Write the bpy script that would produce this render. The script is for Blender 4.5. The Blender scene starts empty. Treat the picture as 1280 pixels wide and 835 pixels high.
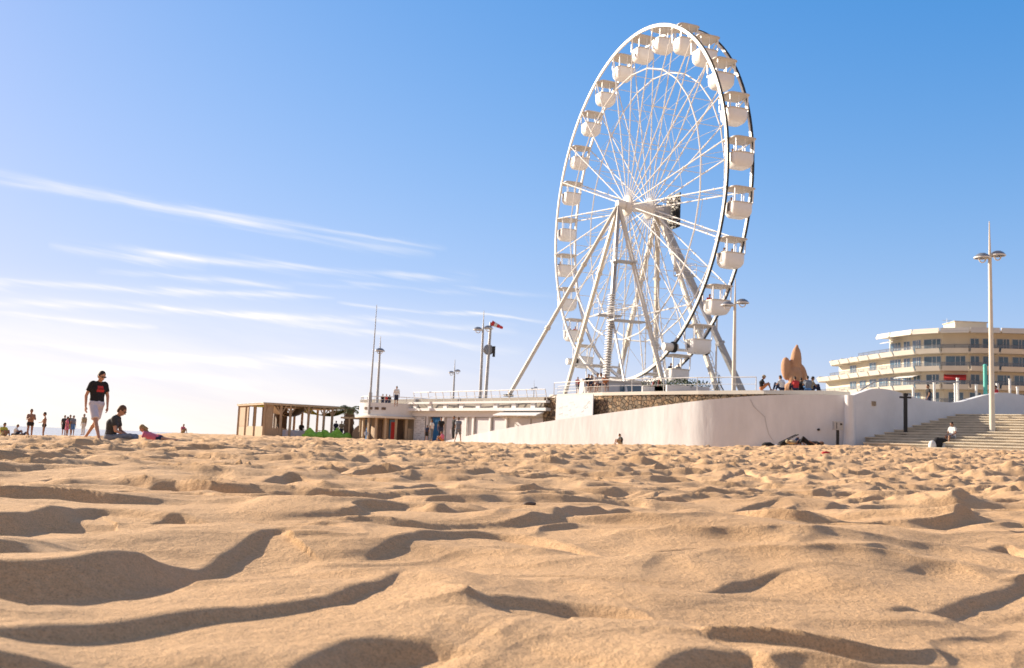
import bpy, bmesh, math, random
import numpy as np
from mathutils import Vector, Matrix, Euler
random.seed(7)
PI = math.pi
SC = bpy.context.scene
COL = SC.collection

# ------------------------------------------------------------------ camera maths
F, ROLL, HY, CAMZ = 1228.0, 0.041, 557.3, 0.36
PITCH = math.atan((HY-417.5)/F)
def W(px, py, Y):
    """world point seen at photo pixel (px, py) at forward distance Y"""
    dx, dy = px-640, py-417.5
    c, s = math.cos(ROLL), math.sin(ROLL)
    u = dx*c+dy*s; v = -dx*s+dy*c
    x, y, z = u/F, 1.0, -v/F
    cp, sp = math.cos(PITCH), math.sin(PITCH)
    Yw = y*cp-z*sp; Zw = y*sp+z*cp
    k = Y/Yw
    return Vector((x*k, Y, CAMZ+Zw*k))
def XY(px, Y):
    p = W(px, HY+ROLL*(px-640), Y); return (p.x, p.y)

# ------------------------------------------------------------------ terrain
TPX = np.array([-900, 0, 120, 250, 400, 640, 870, 1075, 1280, 2000], float)
TAZ = np.arctan((TPX-640)/F)
TD = np.array([0, 12, 25, 50, 80, 120, 300, 800, 7000], float)
TT = np.array([
 [0]*10, [0]*10,
 [-.1, -.05, .02, .08, .12, .15, .2, .22, .25, .3],
 [-.4, -.3, -.15, .08, .2, .35, .62, .95, 1.0, 1.1],
 [-.6, -.42, -.28, .18, .32, .45, .85, 1.05, 1.1, 1.2],
 [-1.1, -.85, -.6, .28, .42, .5, .9, 1.1, 1.2, 1.2],
 [-3.2, -3.0, -2.6, -1.2, .2, .5, .9, 1.1, 1.2, 1.2],
 [-5, -5, -5, -4, 0, .5, .9, 1.1, 1.2, 1.2],
 [-5, -5, -5, -5, -1, .5, .9, 1.1, 1.2, 1.2]], float)
def terr(x, y):
    x = np.asarray(x, float); y = np.asarray(y, float)
    d = np.hypot(x, y); az = np.arctan2(x, np.maximum(y, 1e-6))
    az = np.where(y <= 0, np.where(x < 0, -1.2, 1.2), az)
    i = np.clip(np.searchsorted(TD, d)-1, 0, len(TD)-2); t = np.clip((d-TD[i])/(TD[i+1]-TD[i]), 0, 1)
    j = np.clip(np.searchsorted(TAZ, az)-1, 0, len(TAZ)-2); q = np.clip((az-TAZ[j])/(TAZ[j+1]-TAZ[j]), 0, 1)
    t = np.clip(t, 0, 1); q = q*q*(3-2*q)
    return (TT[i, j]*(1-t)+TT[i+1, j]*t)*(1-q)+(TT[i, j+1]*(1-t)+TT[i+1, j+1]*t)*q
def TZ(x, y): return float(terr(x, y))
def G(px, D):
    x, y = XY(px, D); return Vector((x, y, TZ(x, y)))

# ------------------------------------------------------------------ materials
def mat(name, col, rough=.6, metal=0., var=0., vscale=3., bump=0., bscale=20., col2=None, spec=.5, detail=5, alpha=None, stretch=None):
    m = bpy.data.materials.new(name); m.use_nodes = True
    nt = m.node_tree; b = nt.nodes['Principled BSDF']
    b.inputs['Roughness'].default_value = rough; b.inputs['Metallic'].default_value = metal
    b.inputs['Specular IOR Level'].default_value = spec
    b.inputs['Base Color'].default_value = (*col, 1)
    tc = nt.nodes.new('ShaderNodeTexCoord'); src = tc.outputs['Object']
    if stretch:
        mp = nt.nodes.new('ShaderNodeMapping'); mp.inputs['Scale'].default_value = stretch
        nt.links.new(src, mp.inputs[0]); src = mp.outputs[0]
    if var or col2:
        n = nt.nodes.new('ShaderNodeTexNoise'); n.inputs['Scale'].default_value = vscale; n.inputs['Detail'].default_value = detail
        n.inputs['Roughness'].default_value = .6
        nt.links.new(src, n.inputs['Vector'])
        r = nt.nodes.new('ShaderNodeValToRGB'); r.color_ramp.elements[0].position = .35; r.color_ramp.elements[1].position = .68
        c2 = col2 if col2 else tuple(c*(1-var) for c in col)
        r.color_ramp.elements[0].color = (*c2, 1); r.color_ramp.elements[1].color = (*col, 1)
        nt.links.new(n.outputs[0], r.inputs[0]); nt.links.new(r.outputs[0], b.inputs['Base Color'])
    if bump:
        n2 = nt.nodes.new('ShaderNodeTexNoise'); n2.inputs['Scale'].default_value = bscale; n2.inputs['Detail'].default_value = 6
        nt.links.new(src, n2.inputs['Vector'])
        bp = nt.nodes.new('ShaderNodeBump'); bp.inputs['Strength'].default_value = min(1, bump); bp.inputs['Distance'].default_value = .05
        nt.links.new(n2.outputs[0], bp.inputs['Height']); nt.links.new(bp.outputs[0], b.inputs['Normal'])
    if alpha is not None: b.inputs['Alpha'].default_value = alpha
    return m
M = {}
M['steel'] = mat('white_painted_steel', (.80, .78, .75), .38, var=.12, vscale=1.5)
M['steel2'] = mat('cream_painted_steel', (.70, .64, .54), .45, var=.15, vscale=2)
M['greysteel'] = mat('grey_galvanised_steel', (.45, .45, .46), .45, .5, var=.2, vscale=4)
M['black'] = mat('black_rubber', (.02, .02, .022), .6, var=.2)
M['gondola'] = mat('white_gondola_shell', (.86, .86, .86), .3, var=.06, vscale=2)
M['roofg'] = mat('gondola_roof', (.60, .56, .52), .5, var=.1, vscale=2)
M['plaster'] = mat('rough_white_plaster', (.73, .74, .77), .9, var=.13, vscale=1.2, bump=.55, bscale=2.2, stretch=(1, 1, .35))
M['plaster2'] = mat('smooth_white_plaster', (.73, .74, .76), .85, var=.08, vscale=1.2, bump=.15, bscale=6)
M['white'] = mat('white_paint', (.72, .72, .73), .6, var=.06, vscale=2)
M['cream'] = mat('cream_render', (.76, .69, .56), .85, var=.08, vscale=.4)
M['cream2'] = mat('pale_parapet_concrete', (.76, .70, .61), .8, var=.12, vscale=.5)
M['concrete'] = mat('worn_concrete', (.70, .61, .48), .9, var=.35, vscale=1.6, bump=.4, bscale=12)
M['crackgrey'] = mat('dusty_grey_crack', (.55, .53, .53), .95, var=.3)
M['tread'] = mat('pale_stone_tread', (.80, .70, .55), .85, var=.25, vscale=1.5, bump=.2)
M['paving'] = mat('promenade_paving', (.42, .38, .33), .9, var=.15, vscale=.6)
M['wood'] = mat('weathered_timber', (.52, .38, .26), .8, var=.35, vscale=3, stretch=(6, 6, .6), bump=.2)
M['wood2'] = mat('pale_timber', (.55, .43, .30), .8, var=.3, vscale=3, stretch=(6, 6, .6))
M['darkwood'] = mat('dark_timber', (.16, .11, .08), .8, var=.3, vscale=4)
M['blue'] = mat('blue_door_paint', (.03, .13, .30), .85, spec=.1, var=.1)
M['red'] = mat('red_cloth', (.55, .04, .04), .8, var=.1)
M['green'] = mat('lime_green_cloth', (.27, .58, .08), .8, var=.3, bump=.5, bscale=3)
M['lime'] = mat('yellow_green_sail', (.45, .50, .05), .8, var=.1)
M['sail'] = mat('beige_sail', (.62, .52, .42), .85, var=.1)
M['turq'] = mat('turquoise_paint', (.10, .52, .45), .5, var=.1)
M['stonesc'] = mat('orange_sandstone', (.54, .30, .17), .85, var=.2, vscale=2, bump=.4, bscale=8)
M['leaf'] = mat('palm_leaf', (.10, .13, .04), .6, var=.4, vscale=6)
M['shrubleaf'] = mat('shrub_leaf', (.06, .10, .03), .6, var=.4, vscale=6)
M['trunk'] = mat('fibrous_palm_trunk', (.22, .15, .10), .95, var=.4, vscale=12, bump=.8)
M['skin'] = mat('tanned_skin', (.52, .27, .17), .55, var=.08, vscale=8)
M['skin2'] = mat('brown_skin', (.34, .17, .10), .55, var=.08, vscale=8)
M['hair'] = mat('dark_brown_hair', (.035, .02, .012), .7, var=.3, vscale=30)
M['hairb'] = mat('brown_hair', (.12, .06, .03), .7, var=.3, vscale=30)
M['blond'] = mat('blond_hair', (.45, .30, .13), .7, var=.3, vscale=30)
M['tblack'] = mat('black_cotton', (.018, .017, .02), .9, var=.3, vscale=8, bump=.4, bscale=9)
M['tgrey'] = mat('charcoal_cotton', (.055, .055, .055), .9, var=.3, vscale=8, bump=.4, bscale=9)
M['tshort'] = mat('pale_lilac_cotton', (.60, .58, .66), .9, var=.12, vscale=8, bump=.4, bscale=9)
M['denim'] = mat('grey_denim', (.22, .24, .28), .9, var=.25, vscale=9, bump=.3)
M['pink'] = mat('pink_cotton', (.72, .18, .28), .9, var=.15, vscale=8)
M['navy'] = mat('navy_cotton', (.03, .04, .09), .9, var=.2, vscale=8)
M['whitec'] = mat('white_cotton', (.75, .74, .72), .9, var=.1, vscale=8)
M['bluec'] = mat('blue_cotton', (.10, .25, .52), .9, var=.15, vscale=8)
M['tan'] = mat('khaki_cotton', (.40, .33, .22), .9, var=.15, vscale=8)
M['yellow'] = mat('yellow_green_cotton', (.60, .55, .08), .9, var=.15, vscale=8)
M['plastic'] = mat('dark_plastic', (.03, .03, .03), .35)
M['orange'] = mat('orange_cotton', (.6, .22, .08), .9, var=.15)

def glass(name, tint, alpha):
    m = bpy.data.materials.new(name); m.use_nodes = True; nt = m.node_tree; b = nt.nodes['Principled BSDF']
    b.inputs['Base Color'].default_value = (*tint, 1); b.inputs['Roughness'].default_value = .06
    b.inputs['Alpha'].default_value = alpha; b.inputs['Specular IOR Level'].default_value = .8
    return m
M['glass'] = glass('clear_window_glass', (.6, .7, .78), .08)
M['winglass'] = mat('dark_window_glass', (.10, .19, .28), .08, spec=1.0, var=.5, vscale=.35)
M['balglass'] = glass('balcony_glass', (.16, .17, .19), .55)

def stone_mat():
    m = bpy.data.materials.new('rubble_stone'); m.use_nodes = True; nt = m.node_tree; b = nt.nodes['Principled BSDF']
    tc = nt.nodes.new('ShaderNodeTexCoord')
    v = nt.nodes.new('ShaderNodeTexVoronoi'); v.inputs['Scale'].default_value = 3.6; v.inputs['Randomness'].default_value = .9
    v2 = nt.nodes.new('ShaderNodeTexVoronoi'); v2.feature = 'DISTANCE_TO_EDGE'; v2.inputs['Scale'].default_value = 3.6; v2.inputs['Randomness'].default_value = .9
    for q in (v, v2): nt.links.new(tc.outputs['Object'], q.inputs['Vector'])
    r = nt.nodes.new('ShaderNodeValToRGB'); e = r.color_ramp.elements
    e[0].color = (.16, .10, .06, 1); e[1].color = (.46, .34, .22, 1)
    for p, c in ((.3, (.30, .19, .11, 1)), (.55, (.22, .17, .12, 1)), (.75, (.42, .27, .15, 1))):
        x = e.new(p); x.color = c
    nt.links.new(v.outputs['Color'], r.inputs[0])
    mx = nt.nodes.new('ShaderNodeMix'); mx.data_type = 'RGBA'
    rr = nt.nodes.new('ShaderNodeMapRange'); rr.inputs[1].default_value = .0; rr.inputs[2].default_value = .1
    nt.links.new(v2.outputs['Distance'], rr.inputs[0]); nt.links.new(rr.outputs[0], mx.inputs[0])
    mx.inputs[6].default_value = (.10, .075, .05, 1); nt.links.new(r.outputs[0], mx.inputs[7]); nt.links.new(mx.outputs[2], b.inputs['Base Color'])
    bp = nt.nodes.new('ShaderNodeBump'); bp.inputs['Distance'].default_value = .12
    nt.links.new(rr.outputs[0], bp.inputs['Height']); nt.links.new(bp.outputs[0], b.inputs['Normal'])
    b.inputs['Roughness'].default_value = .9
    return m
M['stone'] = stone_mat()

def sand_mat():
    m = bpy.data.materials.new('dry_beach_sand'); m.use_nodes = True; nt = m.node_tree; b = nt.nodes['Principled BSDF']
    L = nt.links.new; tc = nt.nodes.new('ShaderNodeTexCoord'); P = tc.outputs['Object']
    def noise(s, d=3, r=.6):
        n = nt.nodes.new('ShaderNodeTexNoise'); n.inputs['Scale'].default_value = s; n.inputs['Detail'].default_value = d
        n.inputs['Roughness'].default_value = r; L(P, n.inputs['Vector']); return n.outputs[0]
    def ramp(x, stops):
        r = nt.nodes.new('ShaderNodeValToRGB'); e = r.color_ramp.elements
        e[0].position, e[0].color = stops[0][0], (*stops[0][1], 1); e[1].position, e[1].color = stops[-1][0], (*stops[-1][1], 1)
        for p, c in stops[1:-1]:
            q = e.new(p); q.color = (*c, 1)
        L(x, r.inputs[0]); return r.outputs[0]
    def mul(a, bcol, f=1.):
        x = nt.nodes.new('ShaderNodeMix'); x.data_type = 'RGBA'; x.blend_type = 'MULTIPLY'; x.inputs[0].default_value = f
        L(a, x.inputs[6]); L(bcol, x.inputs[7]); return x.outputs[2]
    base = ramp(noise(.9, 5), [(.3, (.70, .445, .24)), (.7, (.80, .53, .30))])
    grain = ramp(noise(230, 3, .85), [(.28, (.42, .40, .40)), (.48, (.92, .92, .92)), (.75, (1.15, 1.12, 1.1))])
    mid = ramp(noise(60, 4, .75), [(.3, (.80, .79, .78)), (.7, (1.05, 1.05, 1.05))])
    c = mul(mul(base, grain, 1.), mid, .9)
    L(c, b.inputs['Base Color']); b.inputs['Roughness'].default_value = .92; b.inputs['Specular IOR Level'].default_value = .25
    a1 = nt.nodes.new('ShaderNodeMath'); a1.operation = 'MULTIPLY_ADD'; a1.inputs[1].default_value = 3.5
    L(noise(28, 5, .65), a1.inputs[0]); L(noise(260, 3, .8), a1.inputs[2])
    bp = nt.nodes.new('ShaderNodeBump'); bp.inputs['Distance'].default_value = .0045; bp.inputs['Strength'].default_value = .9
    L(a1.outputs[0], bp.inputs['Height']); L(bp.outputs[0], b.inputs['Normal'])
    return m
M['sand'] = sand_mat()

# ------------------------------------------------------------------ mesh helpers
class MB:
    def __init__(s): s.v = []; s.f = []
    def add(s, vs, fs):
        o = len(s.v); s.v += [tuple(v) for v in vs]; s.f += [tuple(i+o for i in f) for f in fs]; return s
    def box(s, c, d, rz=0.):
        cx, cy, cz = c; a, b, h = d[0]/2, d[1]/2, d[2]/2; cs, sn = math.cos(rz), math.sin(rz); vs = []
        for z in (-h, h):
            for x, y in ((-a, -b), (a, -b), (a, b), (-a, b)): vs.append((cx+x*cs-y*sn, cy+x*sn+y*cs, cz+z))
        return s.add(vs, [(3, 2, 1, 0), (4, 5, 6, 7), (0, 1, 5, 4), (1, 2, 6, 5), (2, 3, 7, 6), (3, 0, 4, 7)])
    def frame(s, p0, p1, up=(0, 0, 1)):
        d = (Vector(p1)-Vector(p0)).normalized(); u = Vector(up)
        if abs(d.dot(u)) > .98: u = Vector((1, 0, 0))
        a = d.cross(u).normalized(); b = a.cross(d).normalized(); return a, b
    def beam(s, p0, p1, w, h, up=(0, 0, 1)):
        a, b = s.frame(p0, p1, up); p0 = Vector(p0); p1 = Vector(p1); vs = []
        for p in (p0, p1):
            for x, y in ((-1, -1), (1, -1), (1, 1), (-1, 1)): vs.append(p+a*x*w/2+b*y*h/2)
        return s.add(vs, [(3, 2, 1, 0), (4, 5, 6, 7), (0, 1, 5, 4), (1, 2, 6, 5), (2, 3, 7, 6), (3, 0, 4, 7)])
    def tube(s, p0, p1, r0, r1=None, n=8):
        r1 = r0 if r1 is None else r1
        a, b = s.frame(p0, p1); p0 = Vector(p0); p1 = Vector(p1); vs = []
        for p, r in ((p0, r0), (p1, r1)):
            for k in range(n): t = 2*PI*k/n; vs.append(p+(a*math.cos(t)+b*math.sin(t))*r)
        fs = [(k, (k+1) % n, n+(k+1) % n, n+k) for k in range(n)]+[tuple(range(n-1, -1, -1)), tuple(range(n, 2*n))]
        return s.add(vs, fs)
    def path(s, pts, r, n=8):
        for a, b in zip(pts, pts[1:]): s.tube(a, b, r, r, n)
        return s
    def ring(s, R, y, wr, wy, n=104, cx=0, cz=0, a0=0., a1=2*PI):
        vs = []; full = abs(a1-a0-2*PI) < 1e-6; m = n if full else n+1
        for k in range(m):
            t = a0+(a1-a0)*k/n
            for dr, dy in ((-wr/2, -wy/2), (wr/2, -wy/2), (wr/2, wy/2), (-wr/2, wy/2)):
                vs.append((cx+(R+dr)*math.cos(t), y+dy, cz+(R+dr)*math.sin(t)))
        fs = []
        for k in range(n):
            i, j = k*4, ((k+1) % m)*4
            for q in range(4): fs.append((i+q, i+(q+1) % 4, j+(q+1) % 4, j+q))
        return s.add(vs, fs)
    def lathe(s, c, prof, n=20, a0=0, a1=2*PI):
        vs = []; full = abs(a1-a0-2*PI) < 1e-6; m = n if full else n+1
        for r, z in prof:
            for k in range(m): t = a0+(a1-a0)*k/n; vs.append((c[0]+r*math.cos(t), c[1]+r*math.sin(t), c[2]+z))
        fs = []
        for i in range(len(prof)-1):
            for k in range(n): fs.append((i*m+k, i*m+(k+1) % m, (i+1)*m+(k+1) % m, (i+1)*m+k))
        return s.add(vs, fs)
    def ell(s, c, r, rot=None, nu=14, nv=10):
        vs = []; c = Vector(c); R = rot or Matrix.Identity(3)
        for i in range(nv+1):
            th = PI*i/nv
            for k in range(nu):
                t = 2*PI*k/nu; vs.append(c+R@Vector((r[0]*math.sin(th)*math.cos(t), r[1]*math.sin(th)*math.sin(t), r[2]*math.cos(th))))
        fs = [(i*nu+k, (i+1)*nu+k, (i+1)*nu+(k+1) % nu, i*nu+(k+1) % nu) for i in range(nv) for k in range(nu)]
        return s.add(vs, fs)
    def cap(s, p0, p1, r0, r1=None):
        """capsule"""
        r1 = r0 if r1 is None else r1
        s.tube(p0, p1, r0, r1, 12); s.ell(p0, (r0,)*3, None, 12, 8); s.ell(p1, (r1,)*3, None, 12, 8); return s
    def prism(s, poly, z0, z1):
        n = len(poly); A = sum(poly[i][0]*poly[(i+1) % n][1]-poly[(i+1) % n][0]*poly[i][1] for i in range(n))
        if A < 0: poly = poly[::-1]
        vs = [(x, y, z0) for x, y in poly]+[(x, y, z1) for x, y in poly]
        return s.add(vs, [tuple(range(n-1, -1, -1)), tuple(range(n, 2*n))]+[(i, (i+1) % n, n+(i+1) % n, n+i) for i in range(n)])
    def wall(s, pts, thick, z0, z1):
        """wall along plan points; z0/z1 may be lists"""
        n = len(pts); z0 = z0 if isinstance(z0, (list, tuple)) else [z0]*n; z1 = z1 if isinstance(z1, (list, tuple)) else [z1]*n
        P = [Vector((p[0], p[1], 0)) for p in pts]; vs = []
        for i in range(n):
            d = (P[min(i+1, n-1)]-P[max(i-1, 0)]).normalized(); nn = Vector((-d.y, d.x, 0))
            a = P[i]; b = P[i]+nn*thick
            vs += [(a.x, a.y, z0[i]), (a.x, a.y, z1[i]), (b.x, b.y, z1[i]), (b.x, b.y, z0[i])]
        fs = [(3, 2, 1, 0), ((n-1)*4, (n-1)*4+1, (n-1)*4+2, (n-1)*4+3)]
        for i in range(n-1):
            for q in range(4): fs.append((i*4+q, i*4+(q+1) % 4, (i+1)*4+(q+1) % 4, (i+1)*4+q))
        return s.add(vs, fs)
    def mesh(s, name, smooth=False, fix=True):
        me = bpy.data.meshes.new(name); me.from_pydata(s.v, [], s.f); me.update()
        if fix:
            bm = bmesh.new(); bm.from_mesh(me); bmesh.ops.remove_doubles(bm, verts=bm.verts, dist=1e-5)
            bmesh.ops.recalc_face_normals(bm, faces=bm.faces); bm.to_mesh(me); bm.free()
        if smooth:
            for p in me.polygons: p.use_smooth = True
            if smooth != 'all': me.set_sharp_from_angle(angle=math.radians(35))
        return me
    def build(s, name, m, parent=None, smooth=False, fix=True):
        return link(name, s.mesh(name, smooth, fix), m, parent)
def link(name, me, m, parent=None):
    if m is not None and not me.materials: me.materials.append(M[m] if isinstance(m, str) else m)
    o = bpy.data.objects.new(name, me); COL.objects.link(o)
    if parent is not None: o.parent = parent
    return o
def tag(o, label, cat, group=None):
    o['label'] = label; o['category'] = cat
    if group: o['group'] = group
    return o
def thing(name, label, cat, loc=(0, 0, 0), rz=0, group=None):
    o = bpy.data.objects.new(name, None); COL.objects.link(o); o.location = loc; o.rotation_euler = (0, 0, rz); o.empty_display_size = .2
    return tag(o, label, cat, group)
def copy_tree(o, parent=None):
    c = o.copy(); COL.objects.link(c)
    if parent is not None: c.parent = parent
    for ch in list(o.children): copy_tree(ch, c)
    return c
def struct(o): o['kind'] = 'structure'; return o
def remesh(mb, name, voxel, smooth_iter=2):
    me = mb.mesh(name+'_src', fix=True)
    o = bpy.data.objects.new('tmp', me); COL.objects.link(o)
    r = o.modifiers.new('r', 'REMESH'); r.mode = 'VOXEL'; r.voxel_size = voxel; r.use_smooth_shade = True
    if smooth_iter:
        q = o.modifiers.new('s', 'SMOOTH'); q.iterations = smooth_iter; q.factor = .5
    dg = bpy.context.evaluated_depsgraph_get(); dg.update()
    ev = o.evaluated_get(dg); out = bpy.data.meshes.new_from_object(ev); out.name = name
    bpy.data.objects.remove(o); bpy.data.meshes.remove(me)
    for p in out.polygons: p.use_smooth = True
    return out

# ------------------------------------------------------------------ noise
def hash2(ix, iy, seed):
    h = (ix.astype(np.int64)*374761393+iy.astype(np.int64)*668265263+seed*1442695041) & 0xffffffff
    h = ((h ^ (h >> 13))*1274126177) & 0xffffffff
    h = h ^ (h >> 16)
    return (h & 0xffffff)/float(0xffffff)
def vnoise(x, y, seed):
    ix = np.floor(x); iy = np.floor(y); fx = x-ix; fy = y-iy
    def g(a, b):
        an = hash2(ix+a, iy+b, seed)*2*PI; return np.cos(an)*(fx-a)+np.sin(an)*(fy-b)
    u = fx*fx*fx*(fx*(fx*6-15)+10); v = fy*fy*fy*(fy*(fy*6-15)+10)
    return ((g(0, 0)*(1-u)+g(1, 0)*u)*(1-v)+(g(0, 1)*(1-u)+g(1, 1)*u)*v)*1.5
def cells(x, y, seed):
    ix = np.floor(x); iy = np.floor(y); f1 = np.full(x.shape, 9.); amp = np.zeros(x.shape)
    for a in (-1, 0, 1):
        for b in (-1, 0, 1):
            px = ix+a+.15+.7*hash2(ix+a, iy+b, seed); py = iy+b+.15+.7*hash2(ix+a, iy+b, seed+5)
            k = hash2(ix+a, iy+b, seed+9)
            d = (px-x)**2+(py-y)**2+k*.18
            f1 = np.minimum(f1, d)
    return f1

# explicit crests: photo pixels of the crest line, slip height (m), back length (m)
CREST = [
 ([(-120,735),(0,727),(95,723),(190,704),(260,689),(345,668),(430,672)], [.10,.095,.09,.085,.035,.02,.0], .55),
 ([(-60,812),(130,787),(260,763),(390,746),(470,728),(530,709)], [.03,.028,.03,.026,.025,.0], .35),
 ([(330,850),(400,812),(455,788),(540,785),(640,797)], [.04,.045,.045,.035,.0], .35),
 ([(440,690),(500,676),(560,665),(640,665),(720,677),(850,708)], [.0,.02,.035,.035,.03,.0], .5),
 ([(685,662),(715,645),(780,636),(850,641),(930,633),(1010,628)], [.02,.085,.085,.03,.035,.0], .5),
 ([(-90,655),(0,652),(60,648),(130,641),(210,646),(300,656)], [.07,.08,.07,.03,.03,.0], .5),
 ([(180,650),(230,647),(275,651),(380,657),(470,660)], [.03,.04,.03,.02,.0], .4),
 ([(300,624),(350,620),(405,623),(470,628)], [.05,.075,.06,.0], .4),
 ([(325,603),(370,600),(425,606)], [.06,.08,.03], .4),
 ([(560,752),(640,745),(720,744),(800,752),(860,768)], [.0,.025,.038,.034,.0], .3),
 ([(805,822),(870,808),(950,806)], [.02,.035,.02], .25),
 ([(1010,640),(1045,633),(1100,629),(1180,633),(1240,648)], [.0,.03,.038,.03,.0], .6),
 ([(1080,752),(1180,738),(1290,714)], [.0,.022,.025], .5),
 ([(840,732),(930,714),(1015,708)], [.0,.02,.0], .3),
 ([(1066,622),(1095,614),(1130,620)], [.05,.07,.04], .35),
 ([(1098,584),(1125,590),(1155,606)], [.09,.08,.03], .5),
 ([(1215,684),(1255,680),(1310,690)], [.0,.035,.03], .3),
 ([(740,603),(790,594),(850,598)], [.06,.1,.05], .6),
 ([(560,600),(590,588),(630,592)], [.06,.09,.05], .6),
 ([(880,606),(930,596),(985,612)], [.03,.06,.04], .6),
 ([(100,622),(160,616),(230,622)], [.03,.06,.03], .5),
 ([(480,612),(540,607),(600,612)], [.03,.05,.02], .5),
 ([(20,602),(70,596),(120,604)], [.04,.08,.04], .6),
]
def ground_px(px, py):
    eye = HY+ROLL*(px-640); D = (CAMZ-.03)*F/(py-eye); return XY(px, D)
def sand_height(X, Y):
    d = np.hypot(X, Y)
    wx = X+.20*vnoise(X*1.7, Y*1.7, 11)+.06*vnoise(X*5, Y*5, 12); wy = Y+.20*vnoise(X*1.7+9, Y*1.7, 13)+.06*vnoise(X*5, Y*5+7, 14)
    near = 1/(1+np.exp((d-6.5)/1.3))                 # foreground: broad smooth dunes, explicit crests
    far = 1-near
    def train(x, y, lam, ang, seed, warp, a, pw=1.5):
        g = math.radians(ang); p = (x*math.sin(g)-y*math.cos(g))/lam+warp*vnoise(x/(lam*3.0), y/(lam*2.4), seed)+.16*warp*vnoise(x/(lam*1.1), y/(lam*1.0), seed+1)
        k = np.floor(p); s_ = p-k
        up_ = np.clip(s_/a, 0, 1); dn = np.clip((s_-a)/(1-a), 0, 1)
        return np.where(s_ < a, up_**1.25, (1-dn)**pw)
    def sstep(v, lo, hi):
        v = np.clip((v-lo)/(hi-lo), 0, 1); return v*v*(3-2*v)
    h = .055*vnoise(X*.6, Y*.6, 1)+.042*vnoise(wx*1.15, wy*1.7, 2)+.010*vnoise(wx*2.6, wy*3.4, 4)
    mA = .38+.62*sstep(vnoise(X*.75+7, Y*.8, 91), -.30, .45); mB = sstep(vnoise(X*1.3+2, Y*1.1, 93), -.35, .4); mC = sstep(vnoise(X*.5, Y*.5+3, 95), -.3, .3)
    far2 = 1/(1+np.exp(-(d-14)/3.))
    hb_ = h.copy() if 0 else h
    tr_ = (.056+.030*far)*mA*train(wx, wy, .88, 22, 101, 1.15, .82)
    tr_ = tr_+(.036+.018*far)*mB*train(wx, wy, .56, 16, 103, 1.1, .82)
    tr_ = tr_+(.006+.012*far)*train(wx, wy, .26, 35, 105, .9, .75)*mC
    a = math.radians(25); u = wx*math.cos(a)+wy*math.sin(a); v = -wx*math.sin(a)+wy*math.cos(a)
    c1 = cells(u*1.0+3, v*1.7+5, 21)*1.5; c2 = cells(u*2.4, v*3.4, 33)*1.5
    h += far*(.028+.085*far2)*(c1-.4)+far*(.012+.045*far2)*(c2-.4)
    h += .0016*vnoise(wx*6, wy*13, 61)+.0004*vnoise(wx*14, wy*24, 62)
    fade = np.clip((d-.1)/1.0, 0, 1)
    h *= 1-.25*np.clip((d-30)/40, 0, 1)
    # crests
    sel = (d < 26) & (Y > .8)
    xs = X[sel]; ys = Y[sel]; add = np.zeros(xs.shape); prox = np.zeros(xs.shape)
    wob = .02*vnoise(xs*4, ys*4, 71)+.03*vnoise(xs*1.3, ys*1.3, 73)
    slipn = np.array((.42, -.91))
    for pts, hs, Lb in CREST:
        P = np.array([ground_px(*p) for p in pts]); hs = np.array(hs)
        # resample smooth
        t = np.linspace(0, len(P)-1, (len(P)-1)*8+1); idx = np.arange(len(P))
        def cr(vals):
            v0 = np.concatenate([[2*vals[0]-vals[1]], vals, [2*vals[-1]-vals[-2]]]); i = np.minimum(t.astype(int), len(P)-2); q = t-i
            a, b, c, e = v0[i], v0[i+1], v0[i+2], v0[i+3]
            return .5*(2*b+(c-a)*q+(2*a-5*b+4*c-e)*q*q+(3*b-a-3*c+e)*q**3)
        cx, cy = cr(P[:, 0]), cr(P[:, 1]); ch = np.interp(t, idx, hs); tn_ = t/(len(P)-1); wn_ = np.clip(np.minimum(tn_, 1-tn_)/.16, 0, 1); ch = ch*wn_*wn_*(3-2*wn_)*1.06
        best = np.full(xs.shape, 1e9); sg = np.zeros(xs.shape); hh = np.zeros(xs.shape); endd = np.zeros(xs.shape)
        for i in range(len(cx)-1):
            ax, ay, bx, by = cx[i], cy[i], cx[i+1], cy[i+1]; ex, ey = bx-ax, by-ay; L2 = ex*ex+ey*ey+1e-9
            s = np.clip(((xs-ax)*ex+(ys-ay)*ey)/L2, 0, 1); qx, qy = xs-(ax+s*ex), ys-(ay+s*ey); dd = np.hypot(qx, qy)
            m = dd < best; best = np.where(m, dd, best)
            side = np.sign(ex*(ys-ay)-ey*(xs-ax)); sg = np.where(m, -side, sg); hh = np.where(m, ch[i]*(1-s)+ch[i+1]*s, hh)
            # along-line overshoot past the ends
            if i == 0: e0 = np.maximum(0, -((xs-ax)*ex+(ys-ay)*ey)/math.sqrt(L2))
            if i == len(cx)-2: e1 = np.maximum(0, ((xs-bx)*ex+(ys-by)*ey)/math.sqrt(L2))
        hh = hh*np.exp(-((e0+e1)/.04)**2); prox = np.maximum(prox, np.exp(-(best/.32)**2)*np.clip(hh/.02, 0, 1))
        tt = best*sg+wob*.4*np.clip(best/.1, 0, 1)    # + is towards the viewer
        back = hh*.62*np.exp(np.clip(tt, -50, .3)/Lb)
        H = np.maximum(hh, 1e-4); run = H/.76
        q = np.clip(tt/run, 0, 1)
        front = H*(.62-1.0*(q*(1-.0)-0*q)) + 0
        front = H*(.62-1.0*np.where(q < .75, q, .75+(q-.75)-(q-.75)**2*2))
        rec = np.clip((tt-run)/(Lb*1.1), 0, 1); rec = rec*rec*(3-2*rec)
        base = H*(.62-.875)
        front = np.where(tt > run, base*(1-rec), front)
        fl_ = np.where(tt < 0, H*.62-tt*.76, front); kk = .014; q_ = np.clip(.5+.5*(fl_-back)/kk, 0, 1)
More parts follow.
